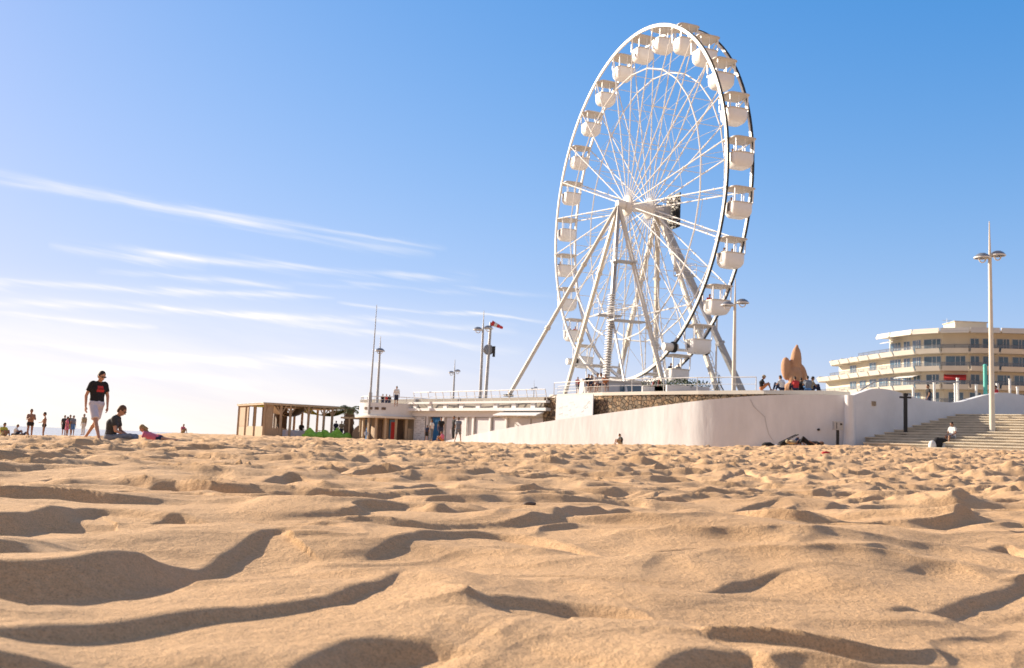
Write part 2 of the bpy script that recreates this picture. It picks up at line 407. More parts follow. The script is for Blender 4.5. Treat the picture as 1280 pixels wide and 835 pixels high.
        add += np.where(hh > 5e-4, fl_*(1-q_)+back*q_-kk*q_*(1-q_), 0)*np.clip(hh/.008, 0, 1)
    h[sel] += add; damp = np.ones(X.shape); damp[sel] = 1-.7*prox; h = h+tr_*damp
    return h*fade

def build_sand():
    az_f = np.linspace(-math.radians(35), math.radians(35), 900)
    az_c = np.linspace(math.radians(35), 2*PI-math.radians(35), 90)[1:-1]
    az = np.concatenate([az_f, az_c])
    r = [.12]
    while r[-1] < 75: r.append(r[-1]*(1.0036 if 1 < r[-1] < 6 else 1.0062 if r[-1] > 1 else 1.02))
    while r[-1] < 7000: r.append(r[-1]*1.045)
    r = np.array(r); A, R = np.meshgrid(az, r)
    X = R*np.sin(A); Y = R*np.cos(A)
    Z = terr(X, Y)+sand_height(X.ravel(), Y.ravel()).reshape(X.shape)*np.clip((260-R)/150, 0, 1)
    nr, na = X.shape
    V = np.stack([X, Y, Z], -1).reshape(-1, 3); V = np.concatenate([V, [[0, 0, 0]]]).astype(np.float32)
    i = np.arange(nr-1)[:, None]; j = np.arange(na)[None, :]; j2 = (j+1) % na
    Q = np.stack([i*na+j, (i+1)*na+j, (i+1)*na+j2, i*na+j2], -1).reshape(-1, 4)
    T = np.stack([np.full(na, nr*na), np.arange(na), (np.arange(na)+1) % na], -1)
    me = bpy.data.meshes.new('sand')
    me.vertices.add(len(V)); me.vertices.foreach_set('co', V.ravel())
    loops = np.concatenate([Q.ravel(), T.ravel()]).astype(np.int32)
    me.loops.add(len(loops)); me.loops.foreach_set('vertex_index', loops)
    me.polygons.add(len(Q)+len(T))
    ls = np.concatenate([np.arange(len(Q))*4, len(Q)*4+np.arange(len(T))*3]).astype(np.int32)
    me.polygons.foreach_set('loop_start', ls)
    me.update(calc_edges=True); me.validate()
    me.shade_smooth() if hasattr(me, 'shade_smooth') else None
    o = link('sand', me, 'sand'); struct(o)
    # make sure normals point up
    n = me.polygons[len(Q)//2].normal
    if n.z < 0: me.flip_normals()
    return o
build_sand()

# sea
def sea_mat():
    m = mat('sea_water', (.5, .5, .5), .32, spec=.6)
    nt = m.node_tree; b = nt.nodes['Principled BSDF']; tc = nt.nodes.new('ShaderNodeTexCoord'); mp = nt.nodes.new('ShaderNodeMapping')
    mp.inputs['Scale'].default_value = (.08, .35, 1); nt.links.new(tc.outputs['Object'], mp.inputs[0])
    n = nt.nodes.new('ShaderNodeTexNoise'); n.inputs['Scale'].default_value = 1; n.inputs['Detail'].default_value = 6; nt.links.new(mp.outputs[0], n.inputs['Vector'])
    r = nt.nodes.new('ShaderNodeValToRGB'); r.color_ramp.elements[0].position = .5; r.color_ramp.elements[1].position = .62
    r.color_ramp.elements[0].color = (.52, .50, .46, 1); r.color_ramp.elements[1].color = (.8, .82, .82, 1)
    nt.links.new(n.outputs[0], r.inputs[0]); nt.links.new(r.outputs[0], b.inputs['Base Color'])
    bp = nt.nodes.new('ShaderNodeBump'); bp.inputs['Distance'].default_value = .8; nt.links.new(n.outputs[0], bp.inputs['Height']); nt.links.new(bp.outputs[0], b.inputs['Normal'])
    return m
mb = MB()
NX, NY = 40, 40
s_ = MB(); s_.add([(-6500, 60, -2.0), (6500, 60, -2.0), (6500, 6500, -2.0), (-6500, 6500, -2.0)], [(0, 1, 2, 3)])
struct(s_.build('sea', sea_mat(), fix=False))

# ------------------------------------------------------------------ promenade, walls, stairs
PLZ = 4.2
edge = [XY(684, 72.6), XY(750, 66.6), XY(810, 63.3), XY(870, 60.7), XY(952, 57.8), XY(1027, 56.0), XY(1060, 56.2)]
poly = edge+[(34, 66), (60, 80), (90, 400), (-60, 400), (-14, 92.5), (-2, 79)]
struct(MB().prism(poly, -.5, PLZ-.12).build('promenade', 'paving'))

RT = [(552, 75.5, 552.5), (585, 72.8, 544.5), (620, 69.8, 537.5), (681, 65.8, 527), (746, 62.3, 518), (800, 59.6, 510.4), (835, 57.9, 505.6), (856, 57.0, 502.8),
      (872, 56.35, 501), (890, 55.85, 499), (915, 55.3, 496.8), (940, 54.9, 495), (989, 54.2, 493), (1030, 53.8, 493.3), (1057, 53.55, 494)]
def wallobj(name, pts, thick, mtl, sub=6, zb=-.6):
    P = [XY(p[0], p[1]) for p in pts]; Z = [W(*[p[0], p[2], p[1]]).z for p in pts]
    PP = []; ZZ = []
    for i in range(len(P)-1):
        for k in range(sub):
            t = k/sub
            def c(a): 
                g = lambda j: a[max(0, min(len(a)-1, j))]
                p0, p1, p2, p3 = g(i-1), g(i), g(i+1), g(i+2)
                return .5*(2*p1+(p2-p0)*t+(2*p0-5*p1+4*p2-p3)*t*t+(3*p1-p0-3*p2+p3)*t**3)
            PP.append((c([p[0] for p in P]), c([p[1] for p in P]))); ZZ.append(c(Z))
    PP.append(P[-1]); ZZ.append(Z[-1])
    m = MB(); m.wall(PP, thick, zb, ZZ); return m, PP, ZZ
m, rpp, rzz = wallobj('w', RT, .45, 'plaster')
rampwall = tag(m.build('beach_wall', 'plaster', smooth=True), 'rough white plastered sea wall rising from the sand and curving round below the ferris wheel', 'sea wall')
def wallpt(px, py, off=.0):
    D = float(np.interp(px, [r[0] for r in RT], [r[1] for r in RT])); return W(px, py, D-off)
for cp in ([(938, 499), (942, 508), (949, 515), (956, 521), (958, 532), (961, 543), (967, 552)],):
    q = MB(); P_ = [wallpt(a_, b_, .015) for a_, b_ in cp]
    for a_, b_ in zip(P_, P_[1:]): q.beam(a_, b_, .018, .022, (0, 1, 0))
    q.build('plaster_crack', 'crackgrey', rampwall)
# ramp surface behind it
m = MB(); m.wall([(p[0]+.3, p[1]+.43) for p in rpp], 4.0, -.6, [z-1.0 for z in rzz]); struct(m.build('ramp_path', 'paving'))
# pilaster
p = XY(1062, 53.3); t = W(1062, 494, 53.3).z
tag(MB().lathe((p[0], p[1], 0), [(.42, .2), (.33, 1.2), (.28, 2.4), (.25, t), (0, t)], 18).build('round_buttress', 'plaster2', smooth=True), 'rounded white buttress where the sea wall meets the wavy wall', 'buttress')
WT = [(1067, 53.6, 494), (1078, 53.9, 490), (1091, 54.3, 486), (1104, 54.7, 486), (1117, 55.1, 488.2), (1133, 55.6, 493), (1149, 56.2, 498), (1163, 56.7, 500.8), (1177, 57.2, 502.4), (1199, 58.0, 502.6), (1218, 58.8, 498), (1236, 59.5, 493.3), (1257, 60.4, 490.8), (1280, 61.4, 494), (1320, 63.5, 500)]
m, wpp, wzz = wallobj('w', WT, .4, 'plaster2')
tag(m.build('wavy_wall', 'plaster2', smooth=True), 'smooth white wall with a wavy top in shade behind the beach steps', 'wall')
# vent in wavy wall
a = W(1092, 504.5, 54.33-.03); v = thing('wall_vent', 'small square brown vent high in the wavy white wall', 'vent', a, math.atan2(1, 3.2))
MB().box((0, 0, 0), (.30, .05, .27)).build('frame', 'concrete', v)
q = MB(); [q.box((0, -.035, -.09+k*.06), (.24, .03, .025)) for k in range(4)]; q.build('louvre', 'darkwood', v)
a = W(1023, 537, 53.85)
tag(MB().tube((a.x, a.y-.12, a.z), (a.x, a.y+.1, a.z), .06, .07, 10).build('drain_pipe', 'black'), 'small dark drain outlet low on the shaded sea wall', 'pipe')

# rubble wall with coping
ew = [(x-.0, y-.25) for x, y in edge]
m = MB(); m.wall(ew, .3, .5, PLZ-.22); m.box((ew[0][0]-.1, ew[0][1]+1.2, 2.2), (.5, 2.5, 3.6))
rw = thing('stone_wall', 'brown rubble stone retaining wall under the ferris wheel terrace', 'stone wall')
o = m.build('masonry', 'stone', rw)
ec = [(x, y-.35) for x, y in edge]
MB().wall(ec, .5, PLZ-.22, PLZ).build('coping', 'concrete' if False else 'cream2', rw)
# sign panel on it
a = W(698, 494.3, 71.0); b = W(744, 494.3, 66.75); 
pp = Vector(XY(698, 70.9)); qq = Vector(XY(744.5, 66.6)); dd = (qq-pp); L = dd.length; ang = math.atan2(dd.y, dd.x)
M['boardg'] = mat('grey_white_board', (.50, .51, .56), .6, var=.1)
sp = thing('notice_panel', 'large pale notice panel with faint drawn lines fixed on the rubble stone wall', 'panel', (pp.x, pp.y, 1.6), ang)
MB().box((L/2, -.30, 1.2), (L, .06, 2.5)).build('board', 'boardg', sp)
q = MB(); rr = random.Random(3)
for k in range(26):
    z = .75+rr.random()*1.3; x = .25+rr.random()*(L-.9); q.beam((x, -.337, z), (x+.12+rr.random()*.4, -.337, z+rr.uniform(-.08, .12)), .02, .035)
for k in range(5): q.box((.9+.12*k, -.337, .45+.02*(k % 2)), (.08, .012, .05))
q.build('drawing', 'greysteel', sp)

# stairs
sd = Vector((.70, -.714)); sb = Vector((.714, .70)); s0 = Vector((18.4, 52.0)); NS = 14
st = thing('beach_stairs', 'wide pale concrete steps climbing from the sand to the promenade', 'steps', (s0.x, s0.y, 0))
for i in range(NS):
    z1 = 1.0+.165*(i+1)-.02; off = sb*(.75*i)
    A = off-sd*(0 if i < 3 else 2.0); B = off+sd*30; C_ = sb*(.75*(i+1)+(.06 if i < NS-1 else 6))+sd*30; D_ = sb*(.75*(i+1)+(.06 if i < NS-1 else 6))-sd*(0 if i < 3 else 2.0)
    if i == 0:
        A = off+sd*2.6; D_ = sb*.81+sd*2.4
    zb = -.5
    q = MB(); q.prism([(A.x, A.y), (B.x, B.y), (C_.x, C_.y), (D_.x, D_.y)], zb if i == 0 else z1-.3, z1); 
    so_ = q.build('step', 'concrete', st)
    e_ = sb*-.06; q = MB(); q.prism([((A+e_).x, (A+e_).y), ((B+e_).x, (B+e_).y), ((B+sb*.3).x, (B+sb*.3).y), ((A+sb*.3).x, (A+sb*.3).y)], z1-.055, z1+.004); q.build('tread', 'tread', so_)

# ------------------------------------------------------------------ electric box + black post
def boxpost():
    g = G(1047, 53.0); r = thing('utility_box', 'grey meter box on a black post beside the white sea wall', 'meter box', g, .1)
    zt = W(1047, 528, 53).z-g.z
    MB().box((0, 0, zt/2-.35), (.12, .12, zt-.1)).build('post', 'black', r)
    MB().box((0, -.02, zt-.18), (.50, .26, .46)).build('box', 'greysteel', r)
    q = MB(); q.box((-.12, -.16, zt-.18), (.03, .02, .34)); q.box((.12, -.16, zt-.1), (.12, .02, .1)); q.build('hatch', 'black', r)
boxpost()
g = W(1132, 545, 54.2); h = W(1132, 494, 54.2).z-g.z
r = thing('outdoor_shower', 'tall black post with a cross head standing before the wavy wall', 'post', (g.x, g.y, g.z))
MB().box((0, 0, h/2), (.16, .16, h)).build('post', 'black', r)
q = MB(); q.box((0, 0, h-.12), (.62, .12, .1)); q.box((0, 0, h+.04), (.26, .14, .14)); q.build('cross_head', 'black', r)
MB().lathe((0, 0, 0), [(.42, -.6), (.42, .04), (.12, .12), (0, .12)], 12).build('foot', 'black', r)

# ------------------------------------------------------------------ lamps
def lamp(px, ybase, yhead, ytop, D, label, ang, arms=2, zbase=None, dome=.42, pr=.11, fan=0):
    b = W(px, ybase, D); zb = b.z if zbase is None else zbase
    hd = W(px+(ybase-yhead)*.02, yhead, D).z; tp = W(px, ytop, D).z
    r = thing('street_lamp', label, 'street lamp', (b.x, b.y, zb), 0, 'double-headed promenade lamps'); h = hd-zb
    MB().tube((0, 0, 0), (0, 0, h), pr*1.15, pr*.7, 14).build('pole', 'steel2' if px > 800 else 'greysteel', r, smooth=True)
    MB().tube((0, 0, h), (0, 0, tp-zb), pr*.55, pr*.18, 10).build('spike', 'steel2' if px > 800 else 'greysteel', r, smooth=True)
    for k in range(arms):
        t = ang+k*PI; c = Vector((math.cos(t)*(dome*1.12), math.sin(t)*(dome*1.12), h+.02+(.14 if k == 0 else -.06)))
        if arms == 1: c = Vector((0, 0, h))
        prof = [(0, .36*dome*1.6), (.4*dome, .33*dome*1.6), (.75*dome, .2*dome*1.6), (.95*dome, .06*dome), (dome, -.03), (dome*.9, -.02), (.6*dome, .05), (0, .1)]
        dm = MB().lathe(c, prof, 20).build('lamp_dome', 'lampgrey', r, smooth='all')
        MB().lathe(c, [(dome*1.01, -.05), (dome*1.01, .01), (dome*.9, .02), (dome*.88, -.05), (dome*1.01, -.05)], 20).build('rim', 'steel', dm)
        q = MB(); pts = []
        for i in range(9):
            a = PI*i/8; pts.append(c+Vector((math.cos(a)*.26*dome*2*math.cos(t), math.cos(a)*.26*dome*2*math.sin(t), -.04-math.sin(a)*.24)))
        q.path(pts, .035, 6); q.beam((0, 0, c.z-.02), c, .06, .06); q.build('bracket', 'steel', r)
    return r
M['lampgrey'] = mat('smoked_lamp_dome', (.22, .24, .28), .25, .3, spec=.6)
lamp(1240.5, 542, 322, 277, 52.0, 'tall pale double lamp rising from the beach steps', math.radians(12), dome=.42, pr=.13)
lamp(917, 492, 381, 348, 60.6, 'cream double lamp standing on the terrace beside the right ferris wheel leg', math.radians(5), zbase=PLZ, dome=.42, pr=.12)
lamp(600, 499, 412, 388, 83, 'grey double lamp beside the windsock pole', math.radians(25), zbase=3.6, dome=.42, pr=.13)
lamp(566.5, 499, 465.5, 449, 98, 'small far double lamp between the windsock pole and the café building mast', math.radians(25), zbase=3.6, dome=.30, pr=.11)
lamp(471.5, 498, 438.5, 420, 88, 'single domed lamp beside the tall bare mast', 0, arms=1, zbase=3.6, dome=.46, pr=.12)
lamp(667, 497, 486, 475, 150, 'tiny distant lamp seen behind the left outrigger of the ferris wheel', .3, zbase=4.0, dome=.28, pr=.09)
# mast
b = W(462.5, 501, 86); t = W(471, 381, 86)
ms = thing('bare_mast', 'tall thin bare mast on the left end of the beach building', 'mast', (b.x, b.y, 3.6))
MB().tube((0, 0, 0), (t.x-b.x, 0, t.z-3.6), .10, .025, 8).build('pole', 'greysteel', ms)
MB().tube((-.0, 0, -1.0), (0, 0, .9), .16, .16, 10).build('socket', 'greysteel', ms)
# windsock pole with siren
b = W(606.5, 498, 84); t = W(613.5, 403, 84)
ws = thing('windsock_pole', 'pole carrying a red and white windsock and a round loudspeaker', 'windsock', (b.x, b.y, 3.6))
H = t.z-3.6; dx = t.x-b.x
MB().tube((0, 0, 0), (dx, 0, H), .16, .12, 10).build('pole', 'greysteel', ws)
c = Vector((dx*.62-.05, -.25, W(611, 437, 84).z-3.6))
MB().lathe((0, 0, 0), [(0, .12), (.35, .12), (.46, 0), (.46, -.2), (.3, -.3), (0, -.3)], 18).build('round_loudspeaker', 'lampgrey', ws, smooth=True)
ls = ws.children[-1]; ls.location = c; ls.rotation_euler = (PI/2, 0, .3)
q = MB(); q.tube((.0, -.35, 0), (.9, 0, 0), .04); q.build('bracket', 'greysteel', ws); ws.children[-1].location = (dx*.62, 0, c.z)
MB().box((dx*.62+.45, 0, c.z-.15), (.22, .3, .9)).build('siren_box', 'black', ws)
sk = []; q0 = Vector((dx+.05, 0, H-.05))
for k, mm in enumerate(('red', 'whitec', 'red', 'red')):
    a = q0+Vector((.25*k+.02, 0, -.10*k+.0)); bb = q0+Vector((.25*(k+1), 0, -.10*(k+1)))
    MB().tube(a, bb, .24-.035*k, .24-.035*(k+1), 12).build('sock_band', mm, ws)

# ------------------------------------------------------------------ railings
def railing(pts, h, label, gap=1.0, lean=.0, r=.03, name='railing', group=None, mids=1):
    rl = thing(name, label, 'railing', (pts[0][0], pts[0][1], pts[0][2]), 0, group); o = Vector(pts[0])
    P = [Vector(p)-o for p in pts]; q = MB(); tops = []
    for a, b in zip(P, P[1:]):
        n = max(1, round((b-a).length/gap)); d = (b-a).normalized(); out = Vector((d.y, -d.x, 0))*lean
        for k in range(n+(b is P[-1])):
            p = a.lerp(b, k/n); MB().tube(p, p+out+Vector((0, 0, h)), r, r*.9, 6).build('post', 'steel', rl); tops.append(p+out+Vector((0, 0, h)))
    q = MB(); q.path(tops, r*1.15, 6)
    for i in range(mids):
        f = (i+1)/(mids+1); base = [t-Vector((0, 0, h*(1-f))) for t in tops]; q.path(base, r*.5, 5)
    q.build('handrail', 'steel', rl); return rl
A3 = lambda px, D, z: (*XY(px, D), z)
railing([A3(690, 71.6, PLZ), A3(750, 66.4, PLZ), A3(870, 60.9, PLZ), A3(944, 58.6, PLZ)], .85, 'thin white railing along the terrace edge in front of the ferris wheel', 2.6)

# ------------------------------------------------------------------ beach building
def building():
    A = Vector((*XY(520, 85.5), 0)); B = Vector((*XY(688, 72.3), 0)); d = (B-A).normalized(); n = Vector((d.y, -d.x, 0)); L = (B-A).length
    ang = math.atan2(d.y, d.x)
    bd = thing('beach_building', 'low white beach building with blue door and rounded timber-fronted end', 'building', A, ang)
    # local x along the facade, local -y towards the viewer, z world
    def lx(px):
        # where the viewing ray through px crosses the facade line
        q = (px-640)/F; # x = q*y
        t = (q*A.y-A.x)/(d.x-q*d.y); return t
    z0 = .0; zt = 3.95
    m = MB(); m.box((L/2, 3, 1.5), (L, 5.9, 3.4-.4)); m.build('wall', 'plaster2', bd)
    # lower slab, upper slab with gap and stub posts
    MB().box((L/2-.2, 2.75, 3.12), (L+.6, 6.9, .22)).build('roof_slab', 'white', bd)
    q = MB(); x = .3
    while x < L: q.box((x, -.45, 3.42), (.5, .18, .36)); x += 2.2
    q.build('parapet_block', 'white', bd)
    MB().box((L/2-.2, -.5, 3.68), (L+.6, .42, .16)).build('parapet', 'white', bd)
    MB().box((L/2, .8, 3.38), (L, .1, .5)).build('dark_recess', 'cream2', bd)
    def panel(p0, p1, za, zb, mt, name, dy=-.03, th=.08, par=None):
        a, b = lx(p0), lx(p1); return MB().box(((a+b)/2, dy, (za+zb)/2), (b-a, th, zb-za)).build(name, mt, par or bd)
    # piers between the bays
    for p in (540, 560, 588, 597, 618, 638): panel(p, p+2.2, .2, 3.0, 'white', 'pier', -.1, .2)
    panel(522, 640, 2.55, 3.0, 'white', 'fascia', -.13, .22)
    d1 = panel(546, 557, .5, 2.5, 'blue', 'door', -.05, .06); 
    a, b = lx(546), lx(557)
    MB().box((b-.2, -.11, 1.4), (.05, .06, .16)).build('handle', 'greysteel', d1)
    fr = MB(); fr.box((a-.06, -.08, 1.5), (.12, .1, 2.1)); fr.box((b+.06, -.08, 1.5), (.12, .1, 2.1)); fr.box(((a+b)/2, -.08, 2.56), (b-a+.24, .1, .12)); fr.build('door_frame', 'darkwood', bd)
    M.setdefault('shut', mat('pale_grey_shutter', (.62, .62, .66), .6, var=.06, bump=.3, bscale=2, stretch=(.2, .2, 14)))
    for p0, p1 in ((564, 586), (600.5, 617), (622, 637), (652, 668), (670, 684)):
        panel(p0, p1, .4, 2.48, 'shut', 'shutter', -.035, .06)
    # menu panel with rows of lettering
    bo = panel(525, 538.5, .35, 2.5, 'white', 'price_board', -.16, .05)
    a, b = lx(526), lx(538); q = MB(); rr = random.Random(5)
    for r_ in range(12):
        x = a
        z = 2.38-r_*.16
        while x < b-.1:
            w = .08+rr.random()*.22
            if rr.random() < .75: q.box((min(x+w/2, b), -.197, z), (w, .012, .05 if r_ else .09))
            x += w+.07
    q.build('lettering', 'greysteel', bo)
    # folding awning over the right bays
    a, b = lx(637), lx(689); q = MB()
    q.add([(a, -.15, 2.95), (b, -.15, 2.95), (b+.1, -1.25, 2.62), (a-.1, -1.25, 2.62), (a, -.15, 3.02), (b, -.15, 3.02), (b+.1, -1.25, 2.69), (a-.1, -1.25, 2.69)], [(0, 1, 2, 3), (4, 5, 6, 7), (0, 1, 5, 4), (1, 2, 6, 5), (2, 3, 7, 6), (3, 0, 4, 7)])
    aw = q.build('awning', 'white', bd)
    q = MB(); k = 0
    while a+k*.9 < b: q.beam((a+k*.9, -.12, 2.5), (a+k*.9, -1.2, 2.60), .05, .07); k += 1
    q.build('bracket', 'cream2', aw)
    # drum end: wall, eave, terrace parapet with openings, timber posts
    bi = Matrix.Rotation(-ang, 3, 'Z')
    c = bi@(Vector((*XY(494, 88.5), 0))-A)
    R = 3.3
    MB().lathe((c.x, c.y, 0), [(R, 2.35), (R, 2.75), (R+.02, 2.76), (R+.02, 3.62), (R-.25, 3.62), (R-.25, 2.8), (0, 2.8)], 48).build('drum_parapet', 'plaster2', bd, smooth=True)
    MB().lathe((c.x, c.y, 0), [(R-.1, 2.3), (R+.35, 2.3), (R+.35, 2.46), (R, 2.5)], 48).build('eave', 'cream2', bd, smooth=True)
    vd = -(bi@Vector((XY(494, 88.5)[0], 88.5, 0))); va = math.atan2(vd.y, vd.x)    # towards the viewer
    q = MB()
    for k in range(-3, 4):
        if k > 0: continue
        t = va-.25+k*.2-.1; q.box((c.x+math.cos(t)*(R+.02), c.y+math.sin(t)*(R+.02), 3.12), (.06, .38, .22), t)
    q.build('slot_window', 'darkwood', bd)
    MB().lathe((c.x, c.y, 0), [(R-1.1, -.2), (R-1.1, 2.4)], 40).build('inner_wall', 'wood', bd)
    for k in range(-5, 6):
        t = va+k*.28; MB().box((c.x+math.cos(t)*(R-.12), c.y+math.sin(t)*(R-.12), 1.1), (.16, .2, 2.5), t).build('timber_post', 'wood2', bd)
    # open dark doorways and glazing inside the drum
    for k, mt in ((-3, 'darkwood'), (-1, 'winglass'), (0, 'darkwood'), (2, 'winglass')):
        t = va+k*.28+.14; MB().box((c.x+math.cos(t)*(R-1.06), c.y+math.sin(t)*(R-1.06), 1.2), (.08, .62, 2.0), t).build('doorway', mt, bd)
    q = MB()
    for k in range(2, 5):
        t = va+k*.28-.1; q.box((c.x+math.cos(t)*(R-.05), c.y+math.sin(t)*(R-.05), .75), (.1, .9, 1.5), t)
    q.build('timber_screen', 'wood2', bd)
    # red cloth and surf boards glimpsed in the doorway
    t = va-.1; MB().box((c.x+math.cos(t)*(R-.8), c.y+math.sin(t)*(R-.8), 1.15), (.06, .35, 1.7), t).build('red_curtain', 'red', bd)
    # terrace railing : leaning posts
    pts = [(A+d*(.3+i*(L-.3)/8)+n*.5)+Vector((0, 0, 3.76)) for i in range(9)]
    railing([tuple(p) for p in pts], .82, 'white outward leaning railing on the roof of the beach building', .95, .22, .032)
    rr_ = []; cc = Vector((*XY(494, 88.5), 0)); vw = math.atan2(-cc.y, -cc.x)
    for k in range(-5, 6):
        t = vw+k*.3-.35; rr_.append((cc.x+math.cos(t)*(R-.1), cc.y+math.sin(t)*(R-.1), 3.62))
    railing(rr_, .55, 'low curved railing round the rounded end of the beach building', .9, 0, .03)
building()

# ------------------------------------------------------------------ timber beach bar
def bar():
    c0 = Vector((*XY(329, 89), 0)); pl = Vector((*XY(297, 96.5), 0)); pr = Vector((*XY(434, 92.5), 0))
    z0 = .36; H = 2.95
    hb = thing('beach_bar', 'open timber beach bar with flat roof on the sand', 'beach bar', (c0.x, c0.y, z0))
    P = lambda v, z=0: Vector((v.x-c0.x, v.y-c0.y, z))
    a, b, c = P(pl), P(c0), P(pr); e = a+(c-b)      # four corners a,b,c,e
    # roof
    m = MB(); o = Vector((0, 0, H-.12))
    cs = [v*1.0 for v in (a, b, c, e)]; cen = (a+b+c+e)/4
    q = [cen+(v-cen)*1.05 for v in cs]; m.prism([(v.x, v.y) for v in q], H-.16, H); m.build('roof', 'wood2', hb)
    MB().prism([((cen+(v-cen)*1.06).x, (cen+(v-cen)*1.06).y) for v in cs], H, H+.05).build('roof_edge', 'greysteel', hb)
    def post(p, h=H-.16, w=.2): MB().box((p.x, p.y, h/2-.15), (w, w, h+.3)).build('post', 'wood', hb)
    # front (b->c) posts with arched braces, back too
    for f in (0, .19, .30, .515, .70, .80, 1):
        post(b.lerp(c, f))
        post(a.lerp(e, f))
        for s in (-1, 1):
            g = f+s*.055
            if 0 < g < 1: MB().beam(b.lerp(c, f)+Vector((0, 0, H-.95)), b.lerp(c, g)+Vector((0, 0, H-.2)), .08, .1).build('brace', 'wood', hb)
    for f in (.35, .7): post(b.lerp(a, f), w=.18)
    # solid corner panel, low walls
    w = MB(); w.wall([(b.x, b.y), ((b.lerp(c, .10)).x, (b.lerp(c, .10)).y)], .12, -.3, H-.16); w.build('corner_panel', 'wood', hb)
    w = MB(); w.wall([(a.x, a.y), (b.x, b.y)], .12, -.3, .85); w.build('low_wall', 'wood2', hb)
    l = a.lerp(b, .38); w = MB(); w.wall([(a.x, a.y), (l.x, l.y)], .10, .8, H-.16); w.build('side_panel', 'wood', hb)
    f1, f2 = b.lerp(c, .22), b.lerp(c, .52); w = MB(); w.wall([(f1.x, f1.y-.03), (f2.x, f2.y-.03)], .08, -.3, .62)
    mural = mat('painted_mural', (.30, .42, .62), .7, col2=(.62, .50, .48), vscale=1.4, detail=3); w.build('painted_panel', mural, hb)
    f1, f2 = b.lerp(c, .60), b.lerp(c, .80); w = MB(); w.wall([(f1.x, f1.y-.03), (f2.x, f2.y-.03)], .08, -.3, .55); w.build('painted_panel', mural, hb)
    f1, f2 = b.lerp(c, .10), b.lerp(c, .21); w = MB(); w.wall([(f1.x, f1.y), (f2.x, f2.y)], .1, -.3, .7); w.build('low_wall', 'wood', hb)
    x1, x2 = a.lerp(e, .55), a.lerp(e, .68); w = MB(); w.wall([(x1.x, x1.y-2.5), (x2.x, x2.y-2.5)], 1.5, -.3, H-.2); w.build('bar_cabin', 'darkwood', hb)
    # sagging shade sails
    def sail(f0, f1, mt, drop):
        q = MB(); n = 12; p0, p1 = b.lerp(c, f0), b.lerp(c, f1); back = (a-b)*.45
        vs = []
        for i in range(n+1):
            for j in range(5):
                t = i/n; s = j/4; v = p0.lerp(p1, t)+back*s+Vector((0, 0, H-.22-drop*4*t*(1-t)*(1-.3*s)-.04*math.sin(9*t))); vs.append(v)
        q.add(vs, [(i*5+j, (i+1)*5+j, (i+1)*5+j+1, i*5+j+1) for i in range(n) for j in range(4)]); q.build('shade_sail', mt, hb, smooth='all', fix=False)
    sail(.11, .5, 'sail', .95); sail(.53, .98, 'lime', .75); sail(-.0, .1, 'lime', .1)
    # furniture behind
    for i, f in enumerate((.25, .35, .45, .62, .72, .86)):
        g = a.lerp(e, f)+(b-a)*.45
        t = thing('bar_table', 'small wooden table number %s along the front of the beach bar' % ('one', 'two', 'three', 'four', 'five', 'six')[i], 'table', (c0.x+g.x, c0.y+g.y, z0), 0, 'tables inside the beach bar')
        t['label'] = 'small wooden table inside the timber beach bar'
        MB().lathe((0, 0, .7), [(0, 0), (.38, 0), (.38, .05), (0, .05)], 12).build('table_top', 'wood2', t); MB().tube((0, 0, -.1), (0, 0, .7), .04).build('leg', 'darkwood', t)
    # green loungers / bean bags in front
    for px, D, sx, lab in ((391, 89.3, 1.0, 'lime green wind shelter against the front of the beach bar'), (410, 89.8, .8, 'smaller lime green wind shelter in the middle of the beach bar front'), (425, 90.0, 1.1, 'tall pointed lime green wind shelter beside the palm')):
        g = W(px, 547, D); g.z = .35; q = MB(); q.ell((0, 0, .25), (.95*sx, .45, .42)); q.ell((-.35*sx, 0, .65), (.35, .3, .5)); q.ell((.55*sx, 0, .5), (.3, .25, .4)); q.cap((.05, 0, .4), (-.3, 0, 1.25*sx), .3, .12)
        o = link('wind_shelter', remesh(q, 'wind_shelter', .06), 'green'); o.location = g; o.scale = (1.1, 1, .68); tag(o, lab, 'wind shelter', 'lime green wind shelters')
    # pergola with round screen right of palm
    g = W(452, 549, 90); pg = thing('pergola', 'small timber pergola between the palm and the beach building', 'pergola', (g.x, g.y, .35))
    for x in (-1.2, 1.1): MB().box((x, 0, .9), (.14, .14, 2.2)).build('post', 'wood', pg)
    MB().box((-.2, 0, 1.95), (3.6, .16, .16)).build('beam', 'wood2', pg); MB().box((-.2, 1.5, 1.95), (3.6, .16, .16)).build('beam', 'wood2', pg)
    q = MB(); q.lathe((0, 0, 0), [(0, .05), (.95, .05), (.95, -.05), (0, -.05)], 24); o = q.build('round_screen', 'wood', pg); o.rotation_euler = (PI/2, 0, 0); o.location = (.1, -.1, .45)
    # blue bin-like A-board
    g = W(457.5, 549, 84); r = thing('sandwich_board', 'blue and white sandwich board at the corner of the beach building', 'sign', (g.x, g.y, .35), .2)
    MB().beam((0, -.12, 0), (0, 0, 1.0), .55, .04, (1, 0, 0)).build('front_board', 'bluec', r); MB().beam((0, .22, 0), (0, .03, 1.0), .55, .04, (1, 0, 0)).build('rear_board', 'bluec', r)
    MB().box((0, -.1, .55), (.4, .02, .3)).build('poster', 'whitec', r)
bar()

